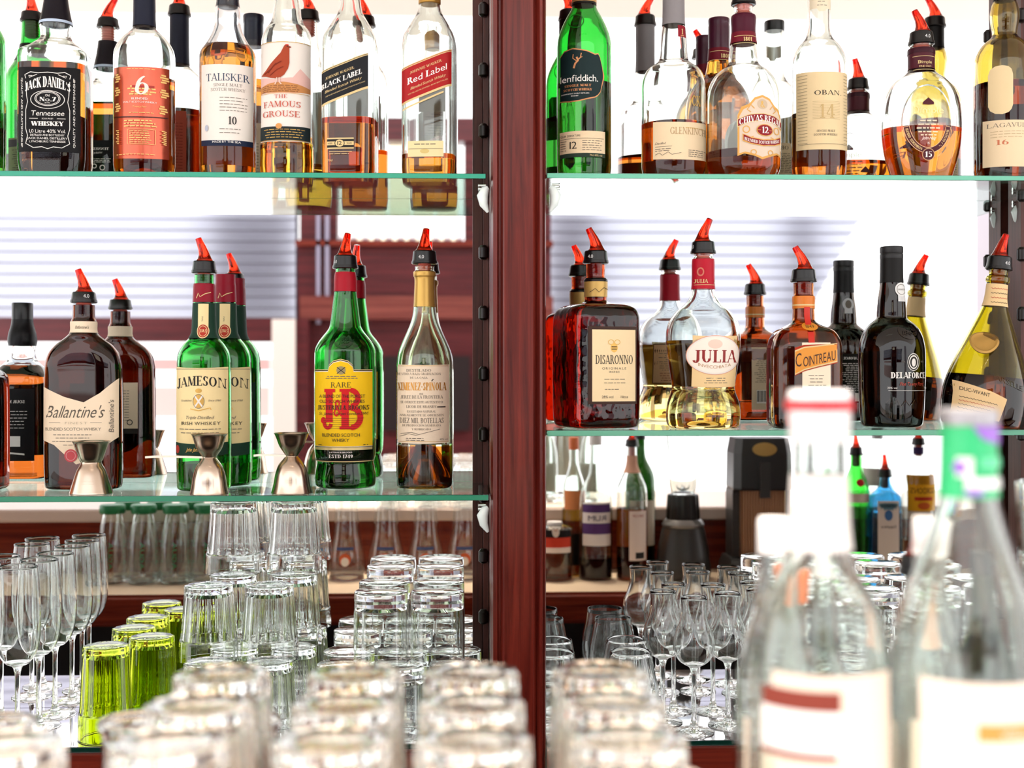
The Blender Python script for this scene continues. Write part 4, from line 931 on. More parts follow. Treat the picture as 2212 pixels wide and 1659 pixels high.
# jiggers
def jigger(uc, vb, y, prof, label, handle=None, ang=180):
    k = S(uc, y); r = thing('jigger', label, 'jigger', (P(uc, HV, y).x, y, Z_LL), 0, 'steel jiggers on the lower shelf')
    ST = metal('c4b4a4', .2); pr = crspline([(hw * k, (vb - v) * k) for hw, v in prof], 5)
    w = next(i for i, p in enumerate(pr) if p[0] == min(q[0] for q in pr))
    lo, hi = pr[:w + 1], pr[w:]
    m = MB(); t = .0009
    m.lathe(lo + [(p[0] - t, p[1] - t) for p in reversed(lo) if p[0] > t * 3], ST, 48, cap0=False, cap1=True); m.build('lower_cup', r, angle=30)
    m = MB(); m.lathe(hi + [(max(.001, p[0] - t), p[1] + (t if i == 0 else 0)) for i, p in reversed(list(enumerate(hi)))], ST, 48, cap0=True, cap1=True); m.build('upper_cup', r, angle=30)
    if handle:
        hb = MB(); L_ = handle * k; zz = (vb - prof[[p[0] for p in prof].index(min(p[0] for p in prof))][1]) * k; a = math.radians(ang)
        pts = [(math.cos(a) * L_ * q, math.sin(a) * L_ * q, zz + dz) for q, dz in ((.06, 0), (.25, .0006), (.6, .0012), (.85, .001), (1, 0))]
        vs = [];
        for (x, yy, z), w_ in zip(pts, (.0055, .005, .004, .0028, .001)):
            n = (-math.sin(a) * w_, math.cos(a) * w_)
            vs += [(x + n[0], yy + n[1], z - .0014), (x - n[0], yy - n[1], z - .0014), (x - n[0], yy - n[1], z + .0016), (x + n[0], yy + n[1], z + .0016)]
        hb.rings([vs[i * 4:i * 4 + 4] for i in range(5)], ST); hb.build('handle', r, smooth=False)
    return r
JS = [(46, 1067), (45.5, 1065), (44, 1060), (38, 1040), (30, 1016), (22, 1001), (25, 995), (33, 972), (38.5, 958), (41, 955)]
jigger(197, 1067.5, -.168, JS, 'conical steel jigger in front of the broad brown bottle')
JC = [(42, 1067), (41, 1064), (38, 1050), (35, 1030), (28, 1008), (17, 992), (15, 989), (17, 985), (27, 970), (34, 950), (38, 940), (40, 938)]
jigger(452, 1067.5, -.184, JC, 'curved steel jigger with pointed handle in front of the green bottle with cream label', 138, 178)
jigger(630, 1066.5, -.175, [(44, 1066), (43, 1063), (39, 1048), (35, 1026), (28, 1006), (15, 990), (13, 987), (15, 983), (26, 966), (33, 948), (37, 939), (39, 937)], 'curved steel jigger with pointed handle left of the yellow label bottle', 84, 172)

# ------------------------------------------------------------------ lower shelf, right bay
DISG = glass('b84a1c', bump=.35)
B = Bottle('liqueur_bottle', 'square dark amber liqueur bottle with cream label in a black frame', 'bottle', 1287, -.128, Z_LR,
    sq([(64, 925), (74, 920), (78, 908), (79, 890), (79, 700), (78, 684), (72, 670), (60, 662)], 1, 6) + sq([(44, 658), (30, 656)], 1, 3) + [(25, 652), (24, 645), (24, 606), (21, 602), (21, 572)], DISG, (668, 'b8401c'), wall=.004, rot=16, group=G4)
k = 1.0 / math.cos(math.radians(16))
L = Label(B, lu=1302, k=k); L.o = .0007
FR = paper('3a2216', .35); CD = paper('f0d8ac')
L.rect(1253, 1364, 706, 874, FR, rows=3); L.rect(1262, 1360, 713, 868, CD, rows=3); L.ell(1311, 752, 8, 10, GOLD); L.rule(1305, 1317, 750, 2, FR); L.rule(1305, 1317, 755, 2, FR); L.oval(1304, 740, 6, 5, 1.4, GOLD); L.oval(1318, 740, 6, 5, 1.4, GOLD)
L.text('DISARONNO', 1311, 787, 19, INK, w=84, font='serif', bold=.85); L.text('ORIGINALE', 1311, 799, 5, INKG, w=54, track=.3); L.text('SINCE 1525', 1311, 806, 4, INKG); L.prints(1284, 1340, 820, 828, 2, INKG, center=True); L.prints(1290, 1332, 842, 842, 1, INKG); L.text('28% vol', 1296, 861, 6, INKG); L.text('1 litre', 1334, 861, 6, INKG); L.build('label', B.root)
B.sleeve(610, 643, paint('c9a45a', .4, .3), 'neck_label', off=.0007, top=False); q = Label(B, off=.0013); q.line([(1266, 632), (1276, 624), (1284, 632), (1296, 622), (1310, 626)], 1, INK); q.build('neck_print', B.root); B.sleeve(602, 609, BLACK, 'neck_ring', off=.0012, top=False)
B.pourer(543, 571, 176, hb=28.5, mark=('4.0', -32), lean=.85)
for o in B.root.children:
    if o.name.startswith('pourer'): o.rotation_euler = (0, 0, math.radians(-16))

B = Bottle('grappa_bottle', 'clear waisted grappa bottle with oval white label and red capsule', 'bottle', 1519, -.15, Z_LR,
    [(70, 926), (77, 919), (80, 903), (79.5, 885), (76, 866), (70, 850), (67.5, 839), (69, 825), (73, 800), (78, 760), (80.5, 735), (79, 712), (73, 694), (60, 676), (44, 662), (33, 650), (27.5, 638), (25, 626), (23.5, 600), (23, 562), (21, 556), (21, 549)], CLEAR, (738, 'f2da94'), group=G4, punt=.012)
L = Label(B); L.rect(1482, 1584, 725, 836, paper('f0d09a'), rows=3, sag=2); L.prints(1506, 1562, 818, 828, 3, INKG, center=True); L.ell(1531, 768, 62, 43, paper('e0a48a')); L.ell(1531, 768, 60.5, 41.5, WH); L.ell(1531, 768, 57, 38.5, paper('fbeee0'))
DRB = paint('8e1f1c', .5); L.ell(1530, 744, 16, 10, paper('f3d3c2')); L.text('JULIA', 1532, 784, 27, DRB, w=98, font='serif', bold=1.15); L.text('INVECCHIATA', 1531, 797, 7, paint('c09a72', .6), w=74, arc=-6); L.build('label', B.root)
K = Label(B, back=True); K.rect(1466, 1572, 734, 834, paper('5a4030'), rows=6); K.rect(1468, 1570, 736, 832, paper('e3b98a'), rows=3); K.text('JULIA', 1519, 748, 10, INK, w=40, font='serif', bold=1.2); K.prints(1474, 1564, 758, 800, 9, INKG); K.rect(1480, 1510, 812, 826, INK); K.prints(1520, 1560, 808, 826, 4, DRB); K.build('back_label', B.root)
CPR = paper('b5142a', .4); B.sleeve(561, 626, CPR, 'capsule', off=.0007); q = Label(B, off=.0013); q.text('JULIA', 1510, 612, 8, GPALE, w=28, font='serif', bold=1.2); q.text('J', 1541, 612, 8, GPALE, font='serif'); q.oval(1509, 588, 6, 8, 3, paint('c9705a', .5)); q.rule(1496, 1543, 616, 1, GPALE); q.build('capsule_print', B.root)
B.pourer(523, 550, 20, hb=28, mark=('4.0', -75), lean=.9)

B = Bottle('liqueur_bottle', 'square amber orange-liqueur bottle with orange banner label and red ribbon', 'bottle', 1736, -.155, Z_LR,
    sq([(62, 926), (70, 920), (73.5, 908), (74, 895), (74, 765), (73, 748), (68, 730), (58, 716)], 1, 5) + sq([(42, 706), (30, 700)], 1, 2.6) + [(25, 694), (23.5, 680), (23, 660), (23, 642), (21.5, 638), (21.5, 612)], glass('b8703a'), (880, '8a4a1c'), rot=-4, group=G4)
L = Label(B); L.o = .0006; OY = paint('e0922c', .45)
L.rect(1718, 1779, 741, 880, paper('f4e2c8'), rows=2); L.prints(1730, 1770, 812, 840, 5, INKG, center=True)
L.band([(1702, 752), (1722, 746), (1750, 745), (1794, 744)], [(1702, 813), (1722, 803), (1750, 795), (1794, 785)], paper('a8341c')); L.band([(1702, 758), (1722, 750), (1750, 747), (1794, 742)], [(1702, 811), (1722, 801), (1750, 793), (1794, 783)], GPALE); L.band([(1703, 761), (1722, 753), (1750, 750), (1793, 745)], [(1703, 808), (1722, 798), (1750, 790), (1793, 780)], OY)
L.text('OINTREAU', 1755, 786, 22, paint('3a1c10', .5), w=70, slope=.22, bold=1.2); L.text('C', 1710, 793, 30, paint('3a1c10', .5), w=13, slope=.2)
L.rect(1732, 1745, 664, 741, paint('c62a1c', .5), rows=4); L.ell(1740, 706, 17, 9, OY); L.text('1849', 1740, 709, 6, INK, w=18); L.build('label', B.root)
K = Label(B, back=True); K.rect(1704, 1768, 742, 900, paper('d9c3a4'), rows=3); K.prints(1710, 1762, 770, 830, 14, INKG); K.rect(1718, 1756, 850, 884, WH)
for i in range(12): K.line([(1721 + i * 3, 852), (1721 + i * 3, 880)], 1 + (i * 5 % 3) * .5, INK)
K.build('back_label', B.root)
B.sleeve(641, 668, paint('d9781c', .4), 'capsule', off=.0007, top=False); B.sleeve(659, 662, GPALE, 'capsule_band', off=.001, top=False); B.pourer(583, 611, 176, hb=28.5, lean=1.0)

B = Bottle('port_bottle', 'black round-shouldered port bottle with white lettering and round neck seal', 'bottle', 1926, -.12, Z_LR,
    [(56, 926), (63, 920), (66, 905), (69, 860), (70.5, 800), (70.5, 770), (69, 748), (62, 722), (50, 704), (38, 694), (32, 688), (31, 676), (29, 650), (25, 620), (23.5, 600), (23, 562), (23, 548)], glass('3a2812'), (700, '3a1810'), group=G4)
L = Label(B); L.o = .0006; L.ell(1951, 783, 15, 19, INKW); L.ell(1951, 783, 13.5, 17.5, INK); L.ell(1951, 783, 11, 15, INKW); L.ell(1951, 783, 9, 12, INK); L.ell(1951, 784, 5, 9, INKW); L.text('Est.', 1928, 784, 4, INKG); L.text('1868', 1974, 784, 4, INKG)
L.text('DELAFORCE', 1942, 818, 13, INKW, w=82, font='serif', bold=1.5); L.text('Fine Tawny Port', 1948, 834, 8, paint('b8402a', .5), w=58, shear=.25); L.text('20% vol', 1904, 841, 4.5, INKW); L.text('75cl', 1986, 841, 4.5, INKW); L.rule(1896, 1990, 845, .9, INKW); L.build('label', B.root)
q = Label(B, off=.001); SEAL = glass('5a3a1c'); q.oval(1946, 714, 26, 18, 3, SEAL); q.text('EST', 1946, 712, 7, SEAL); q.text('1868', 1946, 724, 10, SEAL, w=34); q.line([(1892, 872), (1900, 862), (1906, 878), (1914, 864), (1922, 880), (1934, 866), (1944, 878), (1956, 862), (1966, 876), (1980, 860)], 2.5, SEAL); q.build('glass_seal', B.root)
K = Label(B, back=True); K.rect(1880, 1966, 760, 880, BK, rows=2); K.text('DELAFORCE', 1923, 774, 6, INKW, w=48, font='serif', bold=1.2); K.prints(1888, 1958, 784, 850, 16, INKW); K.rect(1890, 1920, 856, 876, INKW); K.build('back_label', B.root)
B.sleeve(552, 612, paper('141312', .45), 'capsule', off=.0007); SL = Label(B, off=.0014); SL.rect(1930, 1950, 632, 652, paper('d8d8d8')); SL.ell(1939, 626, 15, 15, paper('e6e6e4')); SL.oval(1939, 626, 11, 11, 1, INKG); SL.text('GARANTIA', 1939, 628, 4, INKG, w=20); SL.build('neck_seal', B.root)
K = Label(B, off=.0014, back=True); K.ell(1923, 640, 14, 15, paper('c8c8c8')); K.rect(1913, 1933, 640, 662, paper('c8c8c8')); K.ell(1923, 640, 8, 10, INKG); K.build('back_seal', B.root)
B.cap([(24, 560), (24.5, 558), (24.5, 551), (23.5, 549), (24.5, 547), (24.5, 536), (23, 534), (3, 534)], paint('1a1a1c', .45))

B = Bottle('liqueur_bottle', 'olive green pear-shaped leaning bottle with gold wax seal and torn parchment label', 'bottle', 2122, -.165, Z_LR,
    [(74, 926), (84, 920), (88, 908), (90, 888), (91, 862), (88, 832), (80, 802), (68, 768), (54, 734), (43, 706), (34, 684), (27, 664), (23, 646), (21.5, 620), (21.5, 612), (24, 608), (24, 598), (20, 595), (20, 580)], glass('c4b848'), (815, '6a2e14'), tilt=6, group=G4)
L = Label(B); L.o = .0006; PT = paper('e6c592')
L.band([(2034, 830), (2060, 838), (2100, 850), (2130, 862)], [(2034, 904), (2119, 912), (2130, 866)], PT, rows=3); L.text('DUC-VIVANT', 2068, 856, 8, INK, w=52, slope=-.2)
for i in range(5): L.line([(2042 + 3 * j, 864 + i * 8 + (j % 2) * 2 + j * .5) for j in range(24 - 2 * i)], 1, INK if i != 1 else paint('b8402a', .5))
L.text('MARSELLE', 2130, 830, 12, glass('8a7a30'), w=80, slope=-.3); L.build('label', B.root)
K = Label(B, back=True); K.rect(2090, 2160, 820, 900, paper('2a2418'), rows=2); K.build('back_label', B.root)
m = MB(); c = L.pt(2086, 744, .001); GW = paint('b9904a', .38, .35); ax = Vector((c[0] / 2.2, c[1], .028)).normalized()
for r_, h_ in ((1, 0),):
    N = 28; e1 = ax.cross(Vector((0, 0, 1))).normalized(); e2 = e1.cross(ax); rr = []
    for q_, hh in ((.2, -.004), (1.06, -.001), (1.1, .0015), (.96, .003), (.84, .0022), (.78, .0018), (.4, .003), (.05, .0034)):
        rr.append([Vector(c) + ax * hh + (e1 * math.cos(2 * PI * j / N) + e2 * math.sin(2 * PI * j / N)) * .0185 * q_ * (1 + .05 * math.sin(3 * 2 * PI * j / N)) for j in range(N)])
    m.rings(rr, GW)
m.build('wax_seal', B.root)
B.sleeve(614, 662, PT, 'neck_label', off=.0007, top=False); q = Label(B, off=.0013)
for i in range(4): q.line([(2104 + j * 3, 622 + i * 10 + (j % 2) * 2) for j in range(13)], 1, INK if i % 2 else paint('b8402a', .5))
q.build('neck_print', B.root); B.pourer(553, 583, 30, hb=28.5, mark=('4.0', 18), lean=.7)
# ------------------------------------------------------------------ glasses on the bottom shelf, in front and on the worktop
GC = glass('fbfdfc', 1.48); GLIME = glass('d2e240', 1.48)
def shell(prof_out, wall, base, m, seg=40, lobes=0, amp=0, lobz=None, inv=False):
    """open vessel, mouth up (or upside down when inv): outer profile [(r, z)] from base to rim"""
    mb = MB(); H = prof_out[-1][1]
    out = crspline(prof_out, 4); inn = [(r - wall, z) for r, z in reversed(out) if z > base + .0005]
    inn.append((inn[-1][0] * .82, base + .0002)); inn.append((.0006, base))
    pr = [(.0006, 0)] + out + [(out[-1][0] - wall * .5, H + wall * .4)] + inn
    if inv: pr = [(r, H + wall * .4 - z) for r, z in pr][::-1]
    mb.lathe(pr, m, seg, lobes=lobes, amp=amp, lobz=lobz)
    return mb
def place(name, me, label, cat, x, y, z, group, rz=0, sx=1.0):
    o = link_mesh(name, me); o.location = (x, y, z); o.rotation_euler = (0, 0, rz); o.scale = (sx, sx, 1)
    return tag(o, label, cat, group)
ORD = ['first', 'second', 'third', 'fourth', 'fifth', 'sixth', 'seventh']
# ribbed clear tumblers, upside down, in stacks
def ribbed(h, r0, r1, m, name):
    o = [(r0 * .86, 0), (r0 * .98, .0012), (r0, .006), (r0 * 1.02, .02), (r0 + (r1 - r0) * .72, h * .70), (r0 + (r1 - r0) * .9, h * .74), (r0 + (r1 - r0) * .95, h * .80), (r1, h)]
    w = .0034; mb = MB(); out = crspline(o, 4); H = h
    inn = [(r - w, z) for r, z in reversed(out) if z > .0125]; inn += [(inn[-1][0] * .8, .0115), (.0006, .011)]
    pr = [(.0006, .002)] + [(r0 * .6, .0016)] + out + [(out[-1][0] - w * .5, H + .0009)] + inn
    SEGR = 84; rs = []
    for i_, (r, z) in enumerate(pr):
        f = (1.0 if (z < h * .72 and r > r0 * .5) else 0.0) if i_ < len(out) + 2 else .15
        g = lambda j: r * (1 - f * .045 * abs(math.sin(7 * 2 * PI * j / SEGR)))
        rs.append([(g(j) * math.cos(2 * PI * j / SEGR), g(j) * math.sin(2 * PI * j / SEGR), H + .0009 - z) for j in range(SEGR)])
    mb.rings([r for r in reversed(rs)], m)
    return mb.mesh(name, angle=28)
TUM = ribbed(.1065, .0345, .0415, GC, 'ribbed_tumbler')
zs = Z_B + .0004
GT = 'clear ribbed tumblers stacked upside down'
pos = [('left', 450, -.165, 2), ('right', 581, -.165, 2), ('left', 503, -.07, 3), ('right', 634, -.07, 3)]
for side, u, y, n in pos:
    x = P(u, HV, y).x; depth = 'front' if n == 2 else 'tall rear'
    for k in range(n):
        lv = {0: 'bottom', n - 1: 'top'}.get(k, 'middle')
        place('ribbed_tumbler', TUM, 'clear ribbed tumbler upside down, %s of the %s %s stack' % (lv, depth, side), 'glass', x + (.0006 * k), y, zs + k * .1085, GT, k * .21 + u)
# lime green tumblers upside down in a row going back
LIME = ribbed(.1305, .0325, .0385, GLIME, 'green_tumbler')
for k, (u, y) in enumerate(((229, -.168), (328, -.107), (290, -.0415))):
    place('green_tumbler', LIME, 'lime green tumbler upside down, %s from the front of its row' % ORD[k], 'glass', P(u, HV, y).x, y, zs, 'lime green tumblers', .3 * k)
# low whisky glasses
def low(h, r, w, base, name, ribs=0):
    o = [(r * .90, 0), (r * .97, .0015), (r * .985, .006), (r * .985, base + .004), (r, base + .008), (r * 1.01, h * .6), (r * 1.015, h)]
    return shell(o, w, base, GC, 48, ribs, .012 if ribs else 0, None, True).mesh(name, angle=30)
LOW = low(.101, .0388, .0024, .022, 'whisky_glass')
GW_ = 'low whisky glasses upside down'
rowy = (-.163, -.078)
for r, y in enumerate(rowy):
    for k, u in enumerate((742, 864, 984)):
        place('whisky_glass', LOW, 'low whisky glass upside down beside the pillar, lower layer, %s from left, %s row' % (ORD[k], ('front', 'rear')[r]), 'glass', P(u, HV, -.163).x, y, zs, GW_, k)
    for k, u in enumerate((823, 945)):
        place('whisky_glass', LOW, 'low whisky glass upside down on top of others by the pillar, %s of %s pair' % (('left', 'right')[k], ('front', 'rear')[r]), 'glass', P(u, HV, -.163).x, y, zs + .1035, GW_, k)
# stemmed glasses: bowl, stem, foot
def stemmed(bowl, hs, rf, rs, name, m=GC, w=.0011):
    """bowl outer profile from its bottom; hs stem length, rf foot radius, rs stem radius"""
    b = shell([(rs * 1.0, 0)] + bowl, w, .004, m, 40).mesh('bowl', angle=60)
    s = MB(); s.lathe([(rs * 1.9, .0005), (rs * 1.25, .006), (rs, .014), (rs * .95, hs * .5), (rs, hs - .012), (rs * 1.5, hs - .004), (rs * 2.2, hs + .001)], m, 20); s = s.mesh('stem')
    f = MB(); f.lathe([(rf * .97, 0), (rf, .0008), (rf * .98, .0016), (rf * .6, .0032), (rf * .25, .0058), (rs * 2, .0085)], m, 40); f = f.mesh('foot')
    def make(label, cat, x, y, z, group):
        t = thing(name, label, cat, (x, y, z), 0, group)
        link_mesh('bowl', b, t).location = (0, 0, hs + .0074); link_mesh('stem', s, t).location = (0, 0, .0078); link_mesh('foot', f, t)
        return t
    return make
flute = stemmed([(.014, .003), (.0235, .014), (.029, .03), (.0312, .052), (.0308, .09), (.0285, .128), (.0268, .141)], .096, .031, .0037, 'champagne_flute')
GF = 'champagne flutes at the left of the bottom shelf'
for k, (u, y) in enumerate(((38, -.172), (84, -.106), (119, -.042))):
    flute('tall champagne flute left of the green tumblers, %s from front in right row' % ORD[k], 'glass', P(u, HV, y).x, y, zs, GF)
for k, (u, y) in enumerate(((-24, -.135), (20, -.068))):
    flute('tall champagne flute at the left edge, %s from front in left row' % ORD[k], 'glass', P(u, HV, y).x - .012, y, zs, GF)
tulip = stemmed([(.012, .003), (.022, .010), (.0285, .022), (.0300, .033), (.0278, .047), (.0218, .063), (.0184, .077), (.0180, .087), (.0194, .101)], .086, .029, .0036, 'grappa_glass', w=.0015)
GG = 'tulip grappa glasses on the bottom shelf'
for k, (u, y, w_) in enumerate(((1499, -.172, 'in front'), (1432, -.118, 'left, behind the front one'), (1640, -.11, 'right, near the blurred bottle'), (1572, -.14, 'just right of the front one'), (1455, -.056, 'rear left'), (1540, -.062, 'rear centre'), (1625, -.045, 'rear right'))):
    tulip('tulip grappa glass on a thin stem, %s of its cluster' % w_, 'glass', P(u, HV, y).x, y, zs, GG)
# brandy tumblers standing mouth up
BR = shell([(.016, 0), (.0205, .001), (.027, .006), (.036, .024), (.0405, .046), (.039, .066), (.034, .09), (.0295, .116)], .0012, .005, GC, 44).mesh('brandy_glass', angle=60)
GB = 'stemless brandy glasses beside the pillar'
for c_, (x0, nm) in enumerate(((P(1214, HV, -.165).x - .012, 'row next to the pillar'), (P(1362, HV, -.165).x, 'second row from the pillar'))):
    for k, y in enumerate((-.168, -.084)):
        place('brandy_glass', BR, 'stemless bulbous brandy glass, %s from the front in the %s' % (ORD[k], nm), 'glass', x0 + (.004 * k), y, zs, GB, k)
for r, y in enumerate((-.162, -.076)):
    for k, u in enumerate((1762, 1885, 2010, 2135)):
        place('whisky_glass', LOW, 'low whisky glass upside down behind the blurred bottles, lower layer, %s from left, %s row' % (ORD[k], ('front', 'rear')[r]), 'glass', P(u, HV, -.162).x, y, zs, GW_, k)
        place('whisky_glass', LOW, 'low whisky glass upside down behind the blurred bottles, upper layer, %s from left, %s row' % (ORD[k], ('front', 'rear')[r]), 'glass', P(u, HV, -.162).x, y, zs + .1035, GW_, k + 1)

# ------------------------------------------------------------------ out of focus in front: tumblers on the ledge
FT = ribbed(.1085, .0345, .0405, GC, 'ledge_tumbler')
GL = 'upturned tumblers on the bar ledge'
ly = (-1.08, -1.163, -1.247, -1.33)
for k, x in enumerate((-.265, -.172, -.0785, .0075, .0985)):
    for r, y in enumerate(ly):
        if k == 0 and r < 2: continue
        place('ledge_tumbler', FT, 'blurred tumbler upside down on the ledge, %s column from left, %s from the shelves' % (ORD[k], ORD[r]), 'glass', x + .0015 * ((r * 3 + k) % 3 - 1), y, ZLG + .0003, GL, r + k * .4)
# ------------------------------------------------------------------ blurred bottles standing on the ledge
GF2 = None
B = Bottle('spirit_bottle', 'large blurred clear bottle in front with white screw cap and red stripe', 'bottle', 1770, -1.293, ZLG,
    [(136, 2075), (146, 2062), (150, 2040), (150, 1520), (149, 1460), (145, 1400), (134, 1335), (112, 1285), (86, 1240), (70, 1200), (63, 1150), (59, 1060), (56, 1000), (56, 930)], CLEAR, None, wall=.002)
B.cap([(64, 955), (66, 950), (65.5, 915), (67, 912), (66.5, 892), (66.5, 866), (66, 852), (62, 845), (3, 845)], paint('f4eff0', .4), lobes=0)
B.sleeve(866, 888, paint('d8323a', .4), 'cap_stripe', off=.0042, top=False)
for o in B.root.children:
    if o.name.startswith('cap_stripe'): o['label'] = 'red stripe around the white cap'
B.sleeve(1026, 1186, paper('f6eeea'), 'neck_label', off=.0008, top=False)
L = Label(B); L.rect(1640, 1900, 1462, 1900, paper('f5e2cf'), rows=4); L.rect(1624, 1772, 1497, 1540, paper('8a3f33')); L.rect(1622, 1776, 1540, 1640, paper('faf5f0')); L.rect(1622, 1764, 1632, 1646, paper('8a3f33')); L.prints(1640, 1755, 1560, 1600, 2, paper('e6b8a0'), w=5); L.build('label', B.root)
B = Bottle('spirit_bottle', 'large blurred clear bottle in front with green and purple foil on its neck', 'bottle', 2092, -1.30, ZLG,
    [(146, 2085), (158, 2068), (162, 2045), (162, 1500), (161, 1440), (156, 1380), (142, 1315), (118, 1250), (94, 1190), (74, 1130), (62, 1085), (58, 1040), (56, 960), (56, 905)], CLEAR, None, wall=.002)
FG1 = paint('35c07a', .35); FP = paint('9a6ccc', .35); FW = paint('eef2ee', .35)
B.sleeve(918, 1074, FG1, 'neck_foil', off=.0008, top=False)
L = Label(B, off=.0016); L.band([(2080, 922), (2100, 924), (2150, 922)], [(2080, 930), (2100, 952), (2150, 966)], FP, rows=2); L.rect(2046, 2078, 990, 1034, FW, rows=2); L.rect(2060, 2150, 1034, 1060, FW); L.ell(2052, 1012, 12, 14, FP); L.ell(2080, 1066, 22, 8, FP); L.rect(2090, 2146, 990, 1014, paint('63d79c', .35)); L.build('foil_print', B.root)
B.cap([(58, 922), (62, 918), (63, 900), (64, 892), (60, 885), (3, 884)], paint('a5a3a8', .3, .4))
L = Label(B); L.rect(1946, 2238, 1478, 1930, paper('f8e6d6'), rows=4); L.rect(2046, 2236, 1567, 1603, paper('ea9a52')); L.text('WILLIAMS', 2150, 1596, 16, paint('f8efe6', .5), w=110, bold=1.3); L.rect(1950, 2236, 1640, 1800, paper('f8f3ee')); L.build('label', B.root)
for uu, hw, label in ((1672, 36, 'small blurred bottle with white cap behind the large bottle with red striped cap'), (2001, 30, 'small blurred bottle with white cap behind the large bottle with foil neck')):
    k = hw / 30.0
    B = Bottle('mixer_bottle', label, 'bottle', uu, -1.15, ZLG, [(74, 1860), (80, 1848), (82, 1830), (82, 1520), (78, 1450), (64, 1380), (46, 1320), (34 * k, 1270), (28 * k, 1230), (27 * k, 1140)], CLEAR, None, wall=.0018)
    B.cap([(hw, 1196), (hw, 1190), (hw * .96, 1188), (hw, 1186), (hw, 1128), (hw * .9, 1119), (3, 1119)], paint('f3efee', .4))
    L = Label(B); L.rect(uu - 76, uu + 76, 1560, 1800, paper('f3e8da'), rows=2); L.build('label', B.root)

# ------------------------------------------------------------------ things on the worktop, seen in the mirrors (u, v are rows of the mirror picture)
class MBottle(Bottle):
    """same builder, measured in the mirror picture: faces +y"""
    def __init__(s, name, label, cat, u, y, prof, gm, liq=None, base=None, group=None, wall=.002):
        k = (2.0 - y) / F; X = (u - 1000) * k
        vb = HV + (ZC - ZW) / k
        s.mk = k
        # convert rows to heights, then feed the parent with pixel rows of its own scale
        uc = 1000 + X / S(1000, y); a = S(uc, y)
        conv = lambda v: HV + ((v - HV) * k) / a
        s.cv = conv; s.cu = lambda uu: uc + (uu - u) * k / a
        pr = [(p[0] * k / a, conv(p[1])) + tuple(p[2:]) for p in prof]
        super().__init__(name, label, cat, uc, y, ZW, pr, gm, (conv(liq[0]), liq[1]) if liq else None, wall=wall, rot=180, group=group)
        s.x = X
        s.root.location.x = X
    def lab(s):
        L = Label(s); f = s
        g = L.rect; L.r = lambda u0, u1, v0, v1, m, **kw: g(f.cu(u0), f.cu(u1), f.cv(v0), f.cv(v1), m, **kw)
        t = L.text; L.t = lambda tx, u, v, h, m, w=None, **kw: t(tx, f.cu(u), f.cv(v), f.cv(v) - f.cv(v - h), m, w=(None if w is None else f.cu(u + w) - f.cu(u)), **kw)
        e = L.ell; L.e = lambda u, v, ru, rv, m: e(f.cu(u), f.cv(v), f.cu(u + ru) - f.cu(u), f.cv(v + rv) - f.cv(v), m)
        return L
    def mcap(s, prof, m, name='cap'): return s.cap([(hw * s.mk / s.s, s.cv(v)) for hw, v in prof], m, name)
    def msl(s, v0, v1, m, name='capsule', **k): return s.sleeve(s.cv(v0), s.cv(v1), m, name, **k)
    def mp(s, v0, v1, **k): return s.pourer(s.cv(v0), s.cv(v1), hb=15 * s.mk / s.s, **k)
ZMV = lambda y: HV + (ZC - ZW) * F / (2.0 - y)
GWk = 'bottles on the worktop reflected in the right mirror'
B = MBottle('liqueur_bottle', 'short bottle with black and red picture label, reflected beside the pillar', 'bottle', 1198, -.93, [(34, 1258), (38, 1253), (39, 1240), (39, 1142), (36, 1139), (26, 1136), (16, 1134), (14, 1133)], glass('e8e0d0'), (1236, '8a3a1c'), group=GWk)
L = B.lab(); L.r(1164, 1232, 1140, 1172, paper('17110f'), rows=2); L.e(1198, 1159, 8, 12, paper('e8d8c8')); L.e(1198, 1153, 4, 5, paper('c49a80')); L.r(1164, 1232, 1172, 1194, paper('d0402a')); L.r(1164, 1232, 1194, 1206, paper('efe0d4')); L.t('LICOR', 1198, 1147, 7, paper('e8d8c8'), w=34); L.build('label', B.root)
B.mcap([(17, 1136), (17, 1129), (16, 1127.5), (2, 1127.5)], paint('efe9e4', .4))
B = MBottle('liqueur_bottle', 'slim yellow liqueur bottle with orange label, reflected beside the purple label bottle', 'bottle', 1240, -.99, [(20, 1250), (23, 1245), (24, 1235), (24, 1060), (21, 1040), (13, 1015), (10, 1000), (10, 955)], CLEAR, (1100, 'eac04a'), group=GWk)
L = B.lab(); L.r(1218, 1262, 1065, 1108, paper('e8925a'), rows=2); L.r(1218, 1262, 1160, 1230, paper('1c1614'), rows=2); L.build('label', B.root)
B.mcap([(11, 972), (11, 948), (10, 945), (2, 945)], paint('d8703a', .4))
B = MBottle('spirit_bottle', 'clear bottle with purple and white label, reflected above the brandy glasses', 'bottle', 1287, -.935, [(30, 1258), (35, 1253), (36, 1240), (36, 1090), (34, 1070), (26, 1048), (16, 1028), (13, 1010), (12, 950)], CLEAR, (1205, '2a1c22'), group=GWk)
L = B.lab(); L.r(1256, 1318, 1094, 1190, paper('efe6e2'), rows=3); L.r(1256, 1318, 1098, 1116, paper('5a3a72')); L.r(1256, 1318, 1140, 1164, paper('5a3a72')); L.t('RUM', 1287, 1134, 12, paper('3a2a52'), w=40, bold=1.3); L.build('label', B.root)
B.mcap([(14, 962), (14, 940), (13, 937), (2, 937)], paint('e8e6e4', .4))
B = MBottle('syrup_bottle', 'amber syrup bottle with pale label and black collar, reflected left of the blender', 'bottle', 1366, -.925, [(28, 1260), (32, 1254), (33, 1242), (33, 1070), (31, 1052), (22, 1030), (13, 1008), (11, 990), (10.5, 965)], CLEAR, (1100, 'c26a22'), group=GWk)
